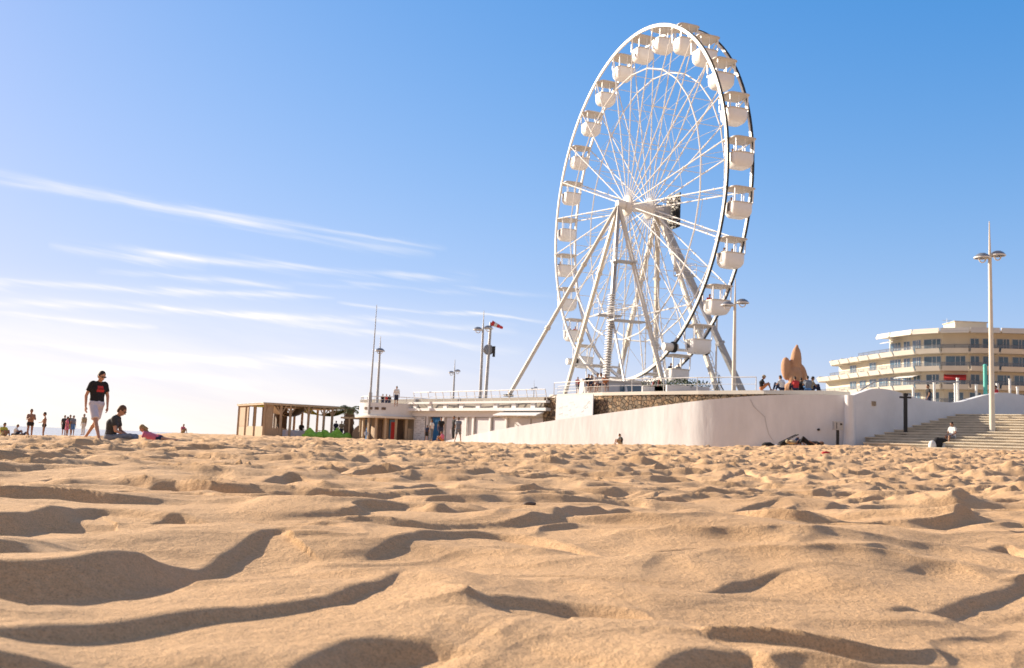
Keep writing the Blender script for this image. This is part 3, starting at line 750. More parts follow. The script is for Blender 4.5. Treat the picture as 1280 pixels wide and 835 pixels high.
def palm(px, D, ytop):
    g = W(px, 548, D); g.z = .3; H = W(px, ytop, D).z-g.z
    r = thing('palm_tree', 'short stout palm with sparse fronds at the end of the beach bar', 'palm', g)
    q = MB()
    for k in range(10):
        z = H*.82*k/10; q.tube((0, 0, z), (0, 0, z+H*.09), .44+.05*(k % 2), .40+.08*(k % 2), 12)
    q.build('trunk', 'trunk', r)
    q = MB(); rr = random.Random(2)
    for k in range(18):
        a = k*2.4; L = .8+.5*rr.random(); up = .5+.7*rr.random(); pts = []
        for i in range(6):
            t = i/5; pts.append(Vector((math.cos(a)*L*t, math.sin(a)*L*t, H*.8+up*t-.9*t*t)))
        for p, s in zip(pts, pts[1:]):
            q.tube(p, s, .02, .015, 4)
            d = (s-p).normalized(); sd_ = d.cross(Vector((0, 0, 1))).normalized()
            for u in (.2, .5, .8):
                for sg in (-1, 1):
                    b = p.lerp(s, u); tip = b+sd_*sg*.34+d*.2-Vector((0, 0, .1)); q.add([b-d*.03, b+d*.04, tip], [(0, 1, 2)])
    q.build('crown', 'leaf', r, fix=False)
palm(435, 90.5, 503)

# ------------------------------------------------------------------ FERRIS WHEEL
HUB = Vector((9.33, 81.37, 20.61+CAMZ)); YAW = math.radians(-68.73); SEP = 2.09; RW = 14.85; NG = 26; PH = .600; DT = 2*PI/26
# exact fit of the photograph gives the phase of the pivots
def wheel():
    hz = HUB.z-PLZ
    root = thing('ferris_wheel', 'giant white ferris wheel with enclosed gondolas on the terrace', 'ferris wheel', (HUB.x, HUB.y, PLZ), YAW)
    st = 'steel'
    for y in (0, SEP):
        rm = MB().ring(RW-.02, y, .20, .17, 156, 0, hz).build('rim', st, root, smooth=True)
        MB().ring(RW+.115, y, .06, .15, 156, 0, hz).build('running_track', 'black', rm, smooth=True)
        q = MB(); R2 = .77*RW; P = [Vector((R2*math.cos(PH+k*DT), y, hz+R2*math.sin(PH+k*DT))) for k in range(NG+1)]; q.path(P, .058, 8); q.build('inner_ring', st, root)
    # spokes
    sm = MB(); sm.tube((.75, 0, 0), (RW-.1, 0, 0), .050, .050, 8)
    for x in (3.5, 6.2, 9.0, 11.43, 13.3): sm.tube((x-.06, 0, 0), (x+.06, 0, 0), .085, .085, 8)
    sme = sm.mesh('spoke', True); sme.materials.append(M[st])
    for k in range(NG):
        for y, tw in ((0, 0), (SEP, 0)):
            o = link('spoke', sme, None, root); o.location = (0, y, hz); o.rotation_euler = (0, -(PH+k*DT), 0)
    # ties between front and rear spokes (thin lattice)
    q = MB()
    for k in range(NG):
        a = PH+k*DT; a2 = PH+(k+1)*DT
        pt = lambda r, y, t: Vector((r*math.cos(t), y, hz+r*math.sin(t)))
        for r in (.36*RW, .57*RW, .77*RW): q.tube(pt(r, 0, a), pt(r, SEP, a), .028, None, 5)
        q.tube(pt(.57*RW, 0, a), pt(.77*RW, SEP, a), .02, None, 4); q.tube(pt(.36*RW, SEP, a), pt(.57*RW, 0, a), .02, None, 4)
        q.tube(pt(.77*RW, 0, a), pt(.93*RW, SEP, a), .018, None, 4)
        if k % 2 == 0:
            q.tube(pt(.57*RW, SEP, a), pt(.57*RW, SEP, a2), .02, None, 4)
    q.build('tie_rod', st, root)
    for k in range(NG):
        q = MB(); a = PH+k*DT; q.tube((RW*math.cos(a), -.12, hz+RW*math.sin(a)), (RW*math.cos(a), SEP+.12, hz+RW*math.sin(a)), .06, None, 6)
        q.build('gondola_axle', st, root)
    # hub
    def lz(prof, mt, name, n=26, par=root):
        o = MB().lathe((0, 0, 0), prof, n).build(name, mt, par, smooth=True); o.rotation_euler = (-PI/2, 0, 0); o.location = (0, 0, hz); return o
    lz([(0, -1.0), (.32, -1.0), (.40, -.8), (.40, -.3), (.62, -.3), (.88, -.12), (.88, .12), (.62, .3), (.45, .5), (.45, 1.6), (.62, SEP-.3), (.88, SEP-.12), (.88, SEP+.12), (.62, SEP+.3), (.42, SEP+.4), (.42, SEP+1.2), (0, SEP+1.2)], st, 'hub')
    # dark display / motor frame behind the far hub
    q = MB()
    yb = SEP+2.3
    q.box((0, yb+.05, hz+.0), (2.2, .12, 3.0)); q.build('display_frame', 'black', root)
    q = MB(); rr = random.Random(4)
    for i in range(60):
        x, z = rr.uniform(-.95, .95), rr.uniform(-1.2, 1.2); q.box((x, yb-.04-abs(rr.gauss(0, .5))*(1 if abs(z) < .9 else .3), hz+z*(1.1)), (rr.uniform(.06, .3), .06, rr.uniform(.05, .2)), 0)
    for z in (-.9, -.3, .3, .9): q.box((0, yb-.5, hz+z*.8), (.06, 1.0, .06))
    for x in (-.8, .8): q.tube((x*.5, SEP+.2, hz+x*.6), (x, yb, hz+x*1.2), .05)
    q.build('lamp_fitting', 'steel2', root)
    q = MB(); q.box((.0, SEP+1.1, hz-.1), (.8, 1.6, .9)); q.build('drive_housing', 'greysteel', root)
    # supports
    FA, FB = Vector((0, -.85, hz)), Vector((0, SEP+.85, hz))
    def leg(a, foot, w, name='support_leg', mt='steel2', ladder=False, flange=True):
        q = MB(); a = Vector(a); f = Vector(foot); q.beam(a, f, w, w, (0, 1, 0))
        o = q.build(name, mt, root)
        if flange:
            for t in (.33, .66):
                p = a.lerp(f, t); d = (f-a).normalized(); MB().beam(p-d*.12, p+d*.12, w*1.45, w*1.45, (0, 1, 0)).build('joint_flange', mt, o)
        MB().box((f.x, f.y, .08), (w*2.4, w*2.4, .16)).build('foot_plate', 'black', o)
        if ladder:
            q = MB(); d = (f-a); s = Vector((1, 0, 0)); off = Vector((.32, 0, .1)); A_, B_ = a.lerp(f, .22)+off, f+off
            e = Vector((0, -.2, 0)); q.tube(A_-e, B_-e, .03, None, 5); q.tube(A_+e, B_+e, .03, None, 5)
            n = int((B_-A_).length/.3)
            for k in range(n): p = A_.lerp(B_, k/n); q.tube(p-e, p+e, .02, None, 4)
            q.path([A_.lerp(B_, k/14)+Vector((.35, (-.25 if k % 2 else .25), 0)) for k in range(15)], .02, 4)
            q.build('ladder', 'steel', o)
        return o
    leg(FA, (.5, -10.3, 0), .26, 'outrigger')
    leg(FA, (-8.5, -1.6, 0), .29); leg(FA, (9.5, -1.3, 0), .27, ladder=True)
    leg(FA, (6.9, -5.0, 0), .28, 'service_mast', 'greysteel')
    leg(FB, (.5, SEP+10.3, 0), .42, 'outrigger', 'greysteel')
    leg(FB, (-8.8, SEP+1.4, 0), .34); leg(FB, (9.3, SEP+1.4, 0), .30, ladder=True)
    leg(FB, (-7, SEP+5, 0), .34)
    # rungs of the mast
    q = MB(); a, b = FA.lerp(Vector((6.9, -5, 0)), .5), Vector((6.9, -5, .2)); n = 40
    for k in range(n): p = a.lerp(b, k/n); q.box((p.x, p.y-.05, p.z), (.5, .5, .06))
    q.build('cable_clamp', 'steel', root)
    # long thin braces
    q = MB(); q.tube((3.9, -3.1, 6.4), (10.6, -5.2, .1), .09, None, 6); q.tube((-4.2, -1.2, 7.6), (4.6, -1.1, 7.6), .06, None, 5)
    q.tube((-4.4, SEP+1.1, 8), (4.6, SEP+1.1, 8), .06, None, 5); q.tube((-6.6, -1.4, 3.6), (-6.6, SEP+1.3, 3.6), .12, None, 6); q.tube((7.2, -1.2, 4.0), (7.2, SEP+1.3, 4.0), .12, None, 6)
    q.tube((7.2, -1.2, 4.2), (4.2, SEP+1.2, 9), .05, None, 5); q.tube((-6.6, -1.4, 4.0), (-3.6, SEP+1.2, 9.6), .05, None, 5)
    q.tube((.2, 8.9, 7.8), (-.3, 9.2, 0), .09, None, 6)
    q.build('brace', 'steel', root)
    # service platforms with rails
    def plat(c, sx, sy):
        q = MB(); q.box(c, (sx, sy, .10)); o = q.build('service_platform', 'greysteel', root); q = MB()
        x0, x1, y0, y1 = c[0]-sx/2, c[0]+sx/2, c[1]-sy/2, c[1]+sy/2
        for z in (.5, 1.0): q.path([(x0, y0, c[2]+z), (x1, y0, c[2]+z), (x1, y1, c[2]+z), (x0, y1, c[2]+z), (x0, y0, c[2]+z)], .022, 5)
        for x, y in ((x0, y0), (x1, y0), (x1, y1), (x0, y1)): q.tube((x, y, c[2]), (x, y, c[2]+1), .025, None, 5)
        q.build('guard_rail', 'steel', o)
    plat((3.2, -1.9, 11.2), .9, 1.9); plat((4.0, -3.6, 6.6), .9, 2.0); plat((5.4, -2.6, 6.1), 1.0, 2.8); plat((3.4, SEP+1.6, 10.6), .9, 1.6)
    # rim drives with tyres
    for s in (-1, 1):
        for y in (-.35, SEP+.35):
            a = math.radians(-90+s*34); x, z = (RW+.55)*math.cos(a), hz+(RW+.55)*math.sin(a)
            q = MB(); q.tube((x, y-.35*(1 if y < 0 else -1)-.5, z), (x, y+.3, z), .30, .30, 14); o = q.build('drive_motor', 'steel', root, smooth=True)
            q = MB(); q.tube((x, y-.12, z), (x, y+.12, z), .42, .42, 18); q.build('tyre', 'black', o, smooth=True)
    # boarding deck
    q = MB(); q.box((0, 1.0, .35), (17, 6.4, .7)); dk = q.build('boarding_deck', 'greysteel', root)
    q = MB(); 
    for y in (-2.1, 4.1):
        for z in (1.15, 1.65): q.tube((-8.4, y, z), (8.4, y, z), .03, None, 5)
        for k in range(57): q.tube((-8.4+.3*k, y, .7), (-8.4+.3*k, y, 1.65), .014, None, 4)
    q.build('guard_rail', 'steel', dk)
    return root, hz
ROOT, HZ = wheel()
def gondola_proto():
    # local: pivot at 0; x along the wheel plane, y along the axle
    def loft(levels, nseg=32, e=5.0):
        q = MB(); vs = []
        for z, a, b in levels:
            for k in range(nseg):
                t = 2*PI*k/nseg; c, s = math.cos(t), math.sin(t)
                vs.append((a*math.copysign(abs(c)**(2/e), c), b*math.copysign(abs(s)**(2/e), s), z))
        n = len(levels); fs = [(i*nseg+k, i*nseg+(k+1) % nseg, (i+1)*nseg+(k+1) % nseg, (i+1)*nseg+k) for i in range(n-1) for k in range(nseg)]
        fs += [tuple(range(nseg)), tuple(range((n-1)*nseg, n*nseg))]
        return q.add(vs, fs)
    b = loft([(-2.20, .50, .58), (-2.16, .58, .66), (-1.90, .74, .84), (-1.60, .80, .87), (-1.14, .80, .86), (-1.10, .74, .80), (-1.12, .70, .76), (-1.9, .55, .6)]).build('gondola', 'gondola', ROOT, smooth=True)
    tr = loft([(-1.20, .845, .885), (-1.12, .845, .885)]).build('trim_band', 'steel2', b)
    rf = loft([(-.10, .90, .95), (-.06, .99, 1.02), (.0, .99, 1.02), (.07, .70, .75), (.10, .2, .2)]).build('roof', 'roofg', b, smooth=True)
    q = MB()
    for x in (-.72, .72):
        for y in (-.78, .78): MB().beam((x, y, -1.14), (x*1.02, y*1.02, -.09), .07, .07).build('corner_post', 'gondola', b)
        MB().beam((x, 0, -1.14), (x*1.01, 0, -.09), .04, .04).build('window_bar', 'gondola', b)
    q = MB(); q.beam((-.2, -.84, -1.95), (-.2, -.86, -1.1), .05, .05); q.box((0, -.855, -1.5), (.40, .05, .62)); q.build('door', 'glassdoor', b)
    [MB().tube((0, s*.98, 0), (0, s*.80, -.2), .05).build('hanger', 'steel', b) for s in (-1, 1)]
    for x in (-.735, .735): MB().add([(x, -.74, -1.12), (x, .74, -1.12), (x, .74, -.2), (x, -.74, -.2)], [(0, 1, 2, 3)]).build('window_pane', 'glass', b, fix=False)
    q = MB(); [MB().box((s*.42, 0, -1.50), (.4, 1.3, .1)).box((s*.61, 0, -1.38), (.08, 1.3, .34)).build('seat', 'cream', b) for s in (-1, 1)]
    return b
M['glassdoor'] = mat('dark_gondola_door', (.18, .17, .17), .3, var=.3)
gp = gondola_proto(); GOND = []
def gpos(k): a = PH+k*DT; return Vector((RW*math.cos(a), SEP/2, HZ+RW*math.sin(a)))
for k in range(NG):
    g = gp if k == 0 else copy_tree(gp)
    g.location = gpos(k); g.rotation_euler = (random.uniform(-.02, .02), random.uniform(-.03, .03), 0)
    g.scale = (.93, .95, .95); g['group'] = 'gondolas round the ferris wheel rim'; GOND.append(g)

# ------------------------------------------------------------------ people
def person(label, h=1.75, pose='stand', loc=(0, 0, 0), rz=0, top='tblack', bottom='navy', skin='skin', hair='hair', detail=0, sex='m', group=None, longhair=False, sleeves=True, legs='short', glasses=False, J=None, hat=None, bare=False):
    """local frame: +x forward, +y left, z up, 1.75 m tall, feet/seat on z = 0"""
    j = dict(pel=(0, 0, .95), che=(0, 0, 1.30), nec=(0, 0, 1.48), hea=(.025, 0, 1.635),
             shL=(0, .18, 1.42), shR=(0, -.18, 1.42), elL=(-.02, .235, 1.13), elR=(-.02, -.235, 1.13), wrL=(.03, .25, .88), wrR=(.03, -.25, .88),
             hiL=(0, .09, .92), hiR=(0, -.09, .92), knL=(.02, .10, .50), knR=(.02, -.10, .50), anL=(0, .10, .08), anR=(0, -.10, .08), toL=(.17, .12, .03), toR=(.17, -.12, .03), hdir=(1, 0, -.05))
    if pose == 'walk':
        j.update(knL=(.10, .10, .50), anL=(-.04, .10, .10), knR=(.17, -.10, .52), anR=(.30, -.10, .08), toR=(.46, -.11, .05), anL2=0)
        j.update(knL=(-.08, .10, .50), anL=(-.30, .10, .12), toL=(-.16, .11, .03), elL=(.05, .24, 1.14), wrL=(.17, .24, .92), elR=(-.12, -.24, 1.15), wrR=(-.08, -.25, .88))
    if pose == 'sitedge':   # seated on an edge at z=0, legs hanging forward
        j.update(pel=(0, 0, .12), che=(-.03, 0, .46), nec=(.0, 0, .65), hea=(.05, 0, .80), shL=(0, .18, .58), shR=(0, -.18, .58), elL=(.05, .24, .32), elR=(.05, -.24, .32), wrL=(.27, .16, .22), wrR=(.27, -.16, .22),
                 hiL=(.02, .09, .11), hiR=(.02, -.09, .11), knL=(.44, .11, .13), knR=(.44, -.11, .13), anL=(.47, .11, -.30), anR=(.47, -.11, -.30), toL=(.62, .12, -.36), toR=(.62, -.12, -.36))
    if pose == 'sitground':  # knees drawn up
        j.update(pel=(0, 0, .13), che=(-.02, 0, .46), nec=(.06, 0, .64), hea=(.12, 0, .78), shL=(.03, .18, .57), shR=(.03, -.18, .57), elL=(.18, .22, .36), elR=(.18, -.22, .36), wrL=(.38, .10, .38), wrR=(.38, -.10, .38),
                 hiL=(.02, .09, .11), hiR=(.02, -.09, .11), knL=(.38, .13, .44), knR=(.38, -.13, .44), anL=(.52, .11, .07), anR=(.52, -.11, .07), toL=(.68, .13, .03), toR=(.68, -.13, .03))
    if pose == 'sitcross':
        j.update(pel=(0, 0, .13), che=(.03, 0, .45), nec=(.13, 0, .63), hea=(.21, 0, .76), shL=(.10, .18, .56), shR=(.10, -.18, .56), elL=(.16, .24, .30), elR=(.16, -.24, .30), wrL=(.36, .12, .20), wrR=(.36, -.12, .20),
                 hiL=(.02, .10, .11), hiR=(.02, -.10, .11), knL=(.38, .28, .16), knR=(.38, -.28, .16), anL=(.34, -.10, .07), anR=(.46, .10, .07), toL=(.40, -.24, .05), toR=(.50, .25, .05), hdir=(1, 0, -.3))
    if pose == 'prone':   # lying on the front, head along +x raised on elbows
        j.update(pel=(-.30, 0, .12), che=(.05, 0, .20), nec=(.20, 0, .31), hea=(.28, 0, .43), shL=(.12, .16, .26), shR=(.12, -.16, .26), elL=(.20, .20, .04), elR=(.20, -.20, .04), wrL=(.42, .12, .04), wrR=(.42, -.12, .04),
                 hiL=(-.33, .08, .11), hiR=(-.33, -.08, .11), knL=(-.76, .10, .08), knR=(-.76, -.10, .08), anL=(-1.18, .12, .07), anR=(-1.18, -.12, .07), toL=(-1.33, .13, .04), toR=(-1.33, -.13, .04), hdir=(1, 0, 0))
    if pose == 'lie':      # on the back / curled on the sand
        j.update(pel=(0, 0, .12), che=(-.35, 0, .13), nec=(-.52, 0, .14), hea=(-.66, 0, .16), shL=(-.47, .18, .13), shR=(-.47, -.18, .13), elL=(-.25, .27, .08), elR=(-.25, -.27, .08), wrL=(-.05, .2, .2), wrR=(-.05, -.2, .2),
                 hiL=(.03, .09, .12), hiR=(.03, -.09, .12), knL=(.36, .11, .42), knR=(.36, -.11, .30), anL=(.55, .1, .06), anR=(.65, -.1, .06), toL=(.70, .1, .08), toR=(.8, -.1, .08), hdir=(0, 0, 1))
    if pose == 'lean': j.update(elL=(.18, .22, 1.18), wrL=(.36, .12, 1.22), elR=(.18, -.22, 1.18), wrR=(.36, -.12, 1.22))
    if J: j.update(J)
    V = {k: Vector(v) for k, v in j.items() if isinstance(v, tuple)}
    fem = sex == 'f'; sw = .92 if fem else 1.0
    for k in ('shL', 'shR'):
        V[k] = V['nec']+(V[k]-V['nec'])*sw
    hips, che, nec, hea = V['pel'], V['che'], V['nec'], V['hea']
    side = (V['shL']-V['shR']).normalized(); hs = (V['hiL']-V['hiR']).normalized()
    def torso(q, e, neckhole=False):
        q.cap(che+side*.085, che-side*.085, .112+e); q.cap(hips+hs*.065, hips-hs*.065, (.118 if fem else .108)+e)
        mid = (che+hips)/2; q.cap(mid+side*(.045 if fem else .055), mid-side*(.045 if fem else .055), (.098 if fem else .102)+e)
        for s in (1, -1): q.cap(che+side*.085*s, mid+side*.05*s, .105+e, .10+e); q.cap(mid+side*.05*s, hips+hs*.06*s, .10+e, .108+e)
        q.cap(V['shL']*.9+nec*.1, V['shR']*.9+nec*.1, .058+e); q.cap(V['shL'].lerp(nec, .2), che+side*.06, .06+e, .09+e); q.cap(V['shR'].lerp(nec, .2), che-side*.06, .06+e, .09+e)
        q.cap(che, nec-(nec-che)*.12, .09+e, .055+e)
    q = MB(); torso(q, 0)
    up = (hea-nec).normalized(); fwd = V['hdir']; fwd = (fwd-up*fwd.dot(up)).normalized(); sd_ = up.cross(fwd); RM = Matrix((fwd, sd_, up)).transposed()
    q.cap(nec-(nec-che)*.1, hea-up*.05, .055, .05)
    q.ell(hea+up*.015, (.096, .076, .112), RM); q.ell(hea-up*.055+fwd*.03, (.058, .054, .062), RM)
    q.cap(hea+fwd*.088+up*.01, hea+fwd*.108-up*.025, .010, .016)                       # nose
    for s in (1, -1): q.ell(hea+sd_*.078*s-up*.01-fwd*.008, (.02, .009, .032), RM)        # ears
    q.ell(hea+fwd*.084-up*.062, (.016, .026, .010), RM)                                 # lips
    for S in 'LR':
        sh, el, wr, hi, kn, an, to = (V[a+S] for a in ('sh', 'el', 'wr', 'hi', 'kn', 'an', 'to'))
        q.cap(sh, el, .050, .038); q.cap(el, wr, .039, .026)
        d = (wr-el).normalized(); c = side*(1 if S == 'L' else -1); pn = d.cross(c).normalized(); wd = pn.cross(d).normalized()
        pe = wr+d*.09
        if detail:
            for k in (-1.5, -.5, .5, 1.5): q.cap(wr+d*.02+pn*k*.010, pe+pn*k*.018, .016, .013)
            for k, ln in ((-1.5, .062), (-.5, .078), (.5, .074), (1.5, .056)):
                b = pe+pn*k*.019; k1 = b+d*ln*.55-wd*.008; k2 = k1+d*ln*.42-wd*.025; q.cap(b, k1, .0098, .009); q.cap(k1, k2, .009, .0075)
            tb = wr+d*.03-pn*.018; k1 = tb-pn*.030+d*.028-wd*.01; q.cap(tb, k1, .014, .011); q.cap(k1, k1+d*.032-pn*.006, .011, .0085)
        else:
            q.cap(wr, pe, .026, .026)
            for k in (-1, 0, 1): q.cap(pe+pn*k*.018, pe+pn*k*.02+d*.07-wd*.015, .012, .010)
            q.cap(wr+d*.03, wr+d*.075-pn*.045, .014, .011)
        q.cap(hi, kn, .078, .052); q.cap(kn, an, .050, .033)
        calf = kn.lerp(an, .3); q.cap(calf, kn.lerp(an, .45), .050, .045)
        fd = (to-an); q.cap(an, an+Vector((fd.x*-.15, fd.y*-.15, -.035)), .034, .034); q.cap(an+Vector((0, 0, -.02)), to, .032, .024)
    vox = (.0105 if detail else .022) if detail < 2 else .0085
    root = thing('person', label, 'person', loc, rz, group); sc = h/1.75; root.scale = (sc,)*3
    link('body', remesh(q, 'body', vox), skin, root)
    # clothing
    if top and not bare:
        q = MB(); e = .016; torso(q, e)
        for S in 'LR':
            sh, el = V['sh'+S], V['el'+S]; wr = V['wr'+S]
            if sleeves == 'long': q.cap(sh, el, .066, .054); q.cap(el, wr, .055, .042)
            elif sleeves: q.cap(sh, sh.lerp(el, .2), .066, .066); q.tube(sh, sh.lerp(el, .62), .067, .064, 14)
        ce = remesh(q, 'shirt', max(vox, .014)); link('shirt', ce, top, root)
    if bottom:
        q = MB(); e = .022
        q.cap(hips+hs*.065, hips-hs*.065, .112+e); q.tube(hips+(che-hips)*.0, hips+(che-hips)*.18, .12, .12, 14)
        for S in 'LR':
            hi, kn, an = V['hi'+S], V['kn'+S], V['an'+S]
            if legs == 'short': q.cap(hi, hi.lerp(kn, .35), .098, .095); q.tube(hi, hi.lerp(kn, .84), .100, .092, 16)
            elif legs == 'long': q.cap(hi, kn, .096, .070); q.cap(kn, kn.lerp(an, .3), .070, .066); q.tube(kn, kn.lerp(an, .93), .069, .060, 14)
            elif legs == 'brief': q.tube(hi, hi.lerp(kn, .22), .095, .090, 14)
            elif legs == 'skirt': q.tube(hi, hi.lerp(kn, .75), .105, .13, 16)
        if legs == 'skirt': q.tube(hips, hips.lerp((V['knL']+V['knR'])/2, .75), .13, .17, 16)
        link({'short': 'shorts', 'long': 'trousers', 'brief': 'swim_shorts', 'skirt': 'skirt'}[legs], remesh(q, 'bottoms', max(vox, .014)), bottom, root)
    if hair:
        q = MB(); q.ell(hea+up*.035-fwd*.014, (.100, .084, .103), RM); q.ell(hea-fwd*.045-up*.005, (.065, .078, .085), RM)
        if longhair: q.cap(hea-fwd*.07, hea-fwd*.10-up*.2, .055, .04)
        if longhair == 'tail': q.cap(hea-fwd*.1+up*.02, hea-fwd*.16-up*.10, .025, .02)
        o = remesh(q, 'hair', max(vox, .014), 1)
        # trim the fringe off the face
        bm = bmesh.new(); bm.from_mesh(o); fl = [v for v in bm.verts if (v.co-hea).dot(fwd) > .045 and (v.co-hea).dot(up) < .055]
        bmesh.ops.delete(bm, geom=fl, context='VERTS'); bm.to_mesh(o); bm.free(); link('hair', o, hair, root)
    if glasses:
        q = MB()
        for s in (1, -1): q.ell(hea+fwd*.094+sd_*.033*s+up*.015, (.008, .030, .021), RM); q.beam(hea+fwd*.09+sd_*.066*s+up*.02, hea+sd_*.084*s+up*.012, .008, .008)
        q.beam(hea+fwd*.1+sd_*.05+up*.022, hea+fwd*.1-sd_*.05+up*.022, .008, .008); q.build('sunglasses', 'plastic', root)
    if hat: MB().ell(hea+up*.06, (.115, .1, .075), RM).build('cap', hat, root)
    return root, V, (fwd, sd_, up)

YW = 0.0  # facing +x (towards the right of the picture)
def PG(px, py, D): return W(px, py, D)
# strolling man
g = G(118, 24.6); g.z = W(118, 553, 24.6).z
man, V, ax = person('man walking past in black tee with red print, pale shorts and sunglasses', 1.80, 'walk', g, math.radians(-38), 'tblack', 'tshort', 'skin', 'hair', 2, glasses=True,
    J=dict(pel=(0, 0, .93), che=(.0, 0, 1.28), nec=(.04, 0, 1.46), hea=(.105, .01, 1.60), shL=(.02, .18, 1.40), shR=(.02, -.18, 1.40), elL=(.06, .235, 1.12), wrL=(.15, .20, .87), elR=(-.06, -.25, 1.12), wrR=(-.02, -.26, .86), hdir=(1, .1, -.35), knR=(.24, -.12, .50), anR=(.50, -.14, .09), toR=(.66, -.15, .05), knL=(-.14, .10, .51), anL=(-.50, .08, .14), toL=(-.37, .09, .03)))
# chest print
q = MB()
for z0, z1, w in ((1.245, 1.30, .12), (1.315, 1.345, .10), (1.355, 1.385, .13)):
    pass
def chest_print():
    q = MB(); nseg = 8; rows = ((1.215, 1.275, .095), (1.285, 1.30, .08), (1.31, 1.365, .075))
    sh = next(c for c in man.children if c.name.startswith('shirt'))
    from mathutils.bvhtree import BVHTree
    me = sh.data; bv = BVHTree.FromPolygons([v.co for v in me.vertices], [tuple(p.vertices) for p in me.polygons])
    for z0, z1, w in rows:
        vs = []; ok = True
        for i in range(nseg+1):
            y = -w+2*w*i/nseg
            for z in (z0, (z0+z1)/2, z1):
                hit = bv.ray_cast(Vector((.6, y, z)), Vector((-1, 0, 0)))[0]
                if hit is None: ok = False; break
                vs.append((hit.x+.004, y, z))
            if not ok: break
        if ok: q.add(vs, [(i*3+k, (i+1)*3+k, (i+1)*3+k+1, i*3+k+1) for i in range(nseg) for k in range(2)])
    if q.v: q.build('chest_print', 'red', sh, fix=False)
chest_print()
# seated man in charcoal tee
g = W(137, 554.0, 23.6)
person('man sitting cross-legged on the sand in charcoal tee and grey jeans', 1.80, 'sitcross', g, math.radians(8), 'tgrey', 'denim', 'skin', 'hairb', 2, legs='long', glasses=True,
    J=dict(knL=(.52, .22, .17), knR=(.50, -.26, .18), anL=(.42, -.08, .07), anR=(.52, .12, .07)))
# girl lying
g = W(187, 552.0, 24.6)
person('girl lying on her front in pink top with blond ponytail', 1.30, 'prone', g, math.radians(180), 'pink', 'navy', 'skin', 'blond', 1, 'f', longhair='tail', legs='brief', J=dict(hdir=(1, 0, .1)))
person('boy in black swim shorts holding his arms up near his chest far left', 1.50, 'lean', W(36, 551, 47), math.radians(-60), None, 'tblack', 'skin2', 'hair', 0, bare=True, legs='brief')
person('slim child in dark swim shorts reaching one arm out on the sand', 1.35, 'stand', W(53.5, 551, 47), math.radians(-150), None, 'tblack', 'skin2', 'hair', 0, bare=True, legs='brief', J=dict(elR=(.1, -.33, 1.16), wrR=(.2, -.5, 1.12)))
for px, py, hh, top, bt, lab, D in ((79, 545.5, 1.7, 'tgrey', 'tblack', 'person in dark grey top at the left of the distant standing group', 80), (82.5, 546, 1.6, 'pink', 'pink', 'person in a bright pink dress in the distant standing group', 79),
        (86, 545, 1.72, 'tgrey', 'tan', 'person in dark top just behind the pink dress in the distant group', 81), (90, 545.5, 1.68, 'denim', 'bluec', 'person with blue shorts in the distant standing group', 80),
        (103.5, 544, 1.75, 'tan', 'whitec', 'person in khaki top and white trousers standing beyond the walking man', 82)):
    person(lab, hh, 'stand', W(px, py, D), random.uniform(-2, 1), top, bt, 'skin2', 'hair', 0, legs='skirt' if bt == 'pink' else ('long' if bt == 'whitec' else 'short'), group='beachgoers standing near the water')
person('distant sunbather in yellow-green top sitting at the far left edge', 1.6, 'sitground', W(3, 547, 55), math.radians(-30), 'yellow', 'tan', 'skin2', 'hair', 0)
person('distant sunbather in white sitting between the far left figures', 1.6, 'sitground', W(19, 545, 70), .3, 'whitec', 'navy', 'skin2', 'hairb', 0)
person('distant sunbather in grey lying beside the one in white', 1.6, 'lie', W(27, 546, 70), .1, 'tgrey', 'navy', 'skin2', 'hair', 0)
person('tiny lone figure sitting on the horizon of the beach', 1.7, 'sitground', W(228, 541.5, 95), -.6, 'pink', 'tan', 'skin2', 'hairb', 0)
# towels
for px, py, D, mt, lab in ((95, 546, 78, 'pink', 'pink towel lying by the distant standing group'), (42, 547, 60, 'pink', 'pink towel behind the black-shorted boy'), (12, 549, 55, 'yellow', 'yellow-green towel at the far left edge')):
    g = W(px, py, D); q = MB(); vs = []
    for i in range(9):
        for k in range(5): vs.append((-.9+.225*i, -.45+.225*k, .05+.03*math.sin(i*1.7+k)+.02*math.cos(k*2.1)))
    q.add(vs, [(i*5+k, (i+1)*5+k, (i+1)*5+k+1, i*5+k+1) for i in range(8) for k in range(4)]); o = q.build('beach_towel', mt, None, smooth='all', fix=False); o.location = g
    s_ = o.modifiers.new('s', 'SOLIDIFY'); s_.thickness = .04; tag(o, lab, 'towel')
for px, D, tp, lab in ((349, 90.5, 'tgrey', 'dark grey clad guest sitting under the left bay of the timber beach bar'), (376, 90.8, 'tblack', 'guest in black sitting in the middle of the timber beach bar'), (419, 91.2, 'navy', 'guest in navy standing under the yellow-green sail of the beach bar'), (426, 91.2, 'tan', 'guest in khaki standing beside the palm end of the beach bar')):
    x, y = XY(px, D+1.0); person(lab, 1.7 if px < 400 else 1.65, 'sitedge' if px < 400 else 'stand', (x, y, .85 if px < 400 else .36), -1.2, tp, 'navy', 'skin2', 'hair', 0)
    if px < 400:
        b = thing('stool', 'round bar stool under a seated guest in the timber beach bar', 'stool', (x, y, .36), 0, 'stools in the beach bar'); MB().tube((0, 0, 0), (0, 0, .44), .04).build('leg', 'darkwood', b); MB().lathe((0, 0, .43), [(0, 0), (.2, 0), (.2, .05), (0, .05)], 12).build('seat', 'wood2', b)
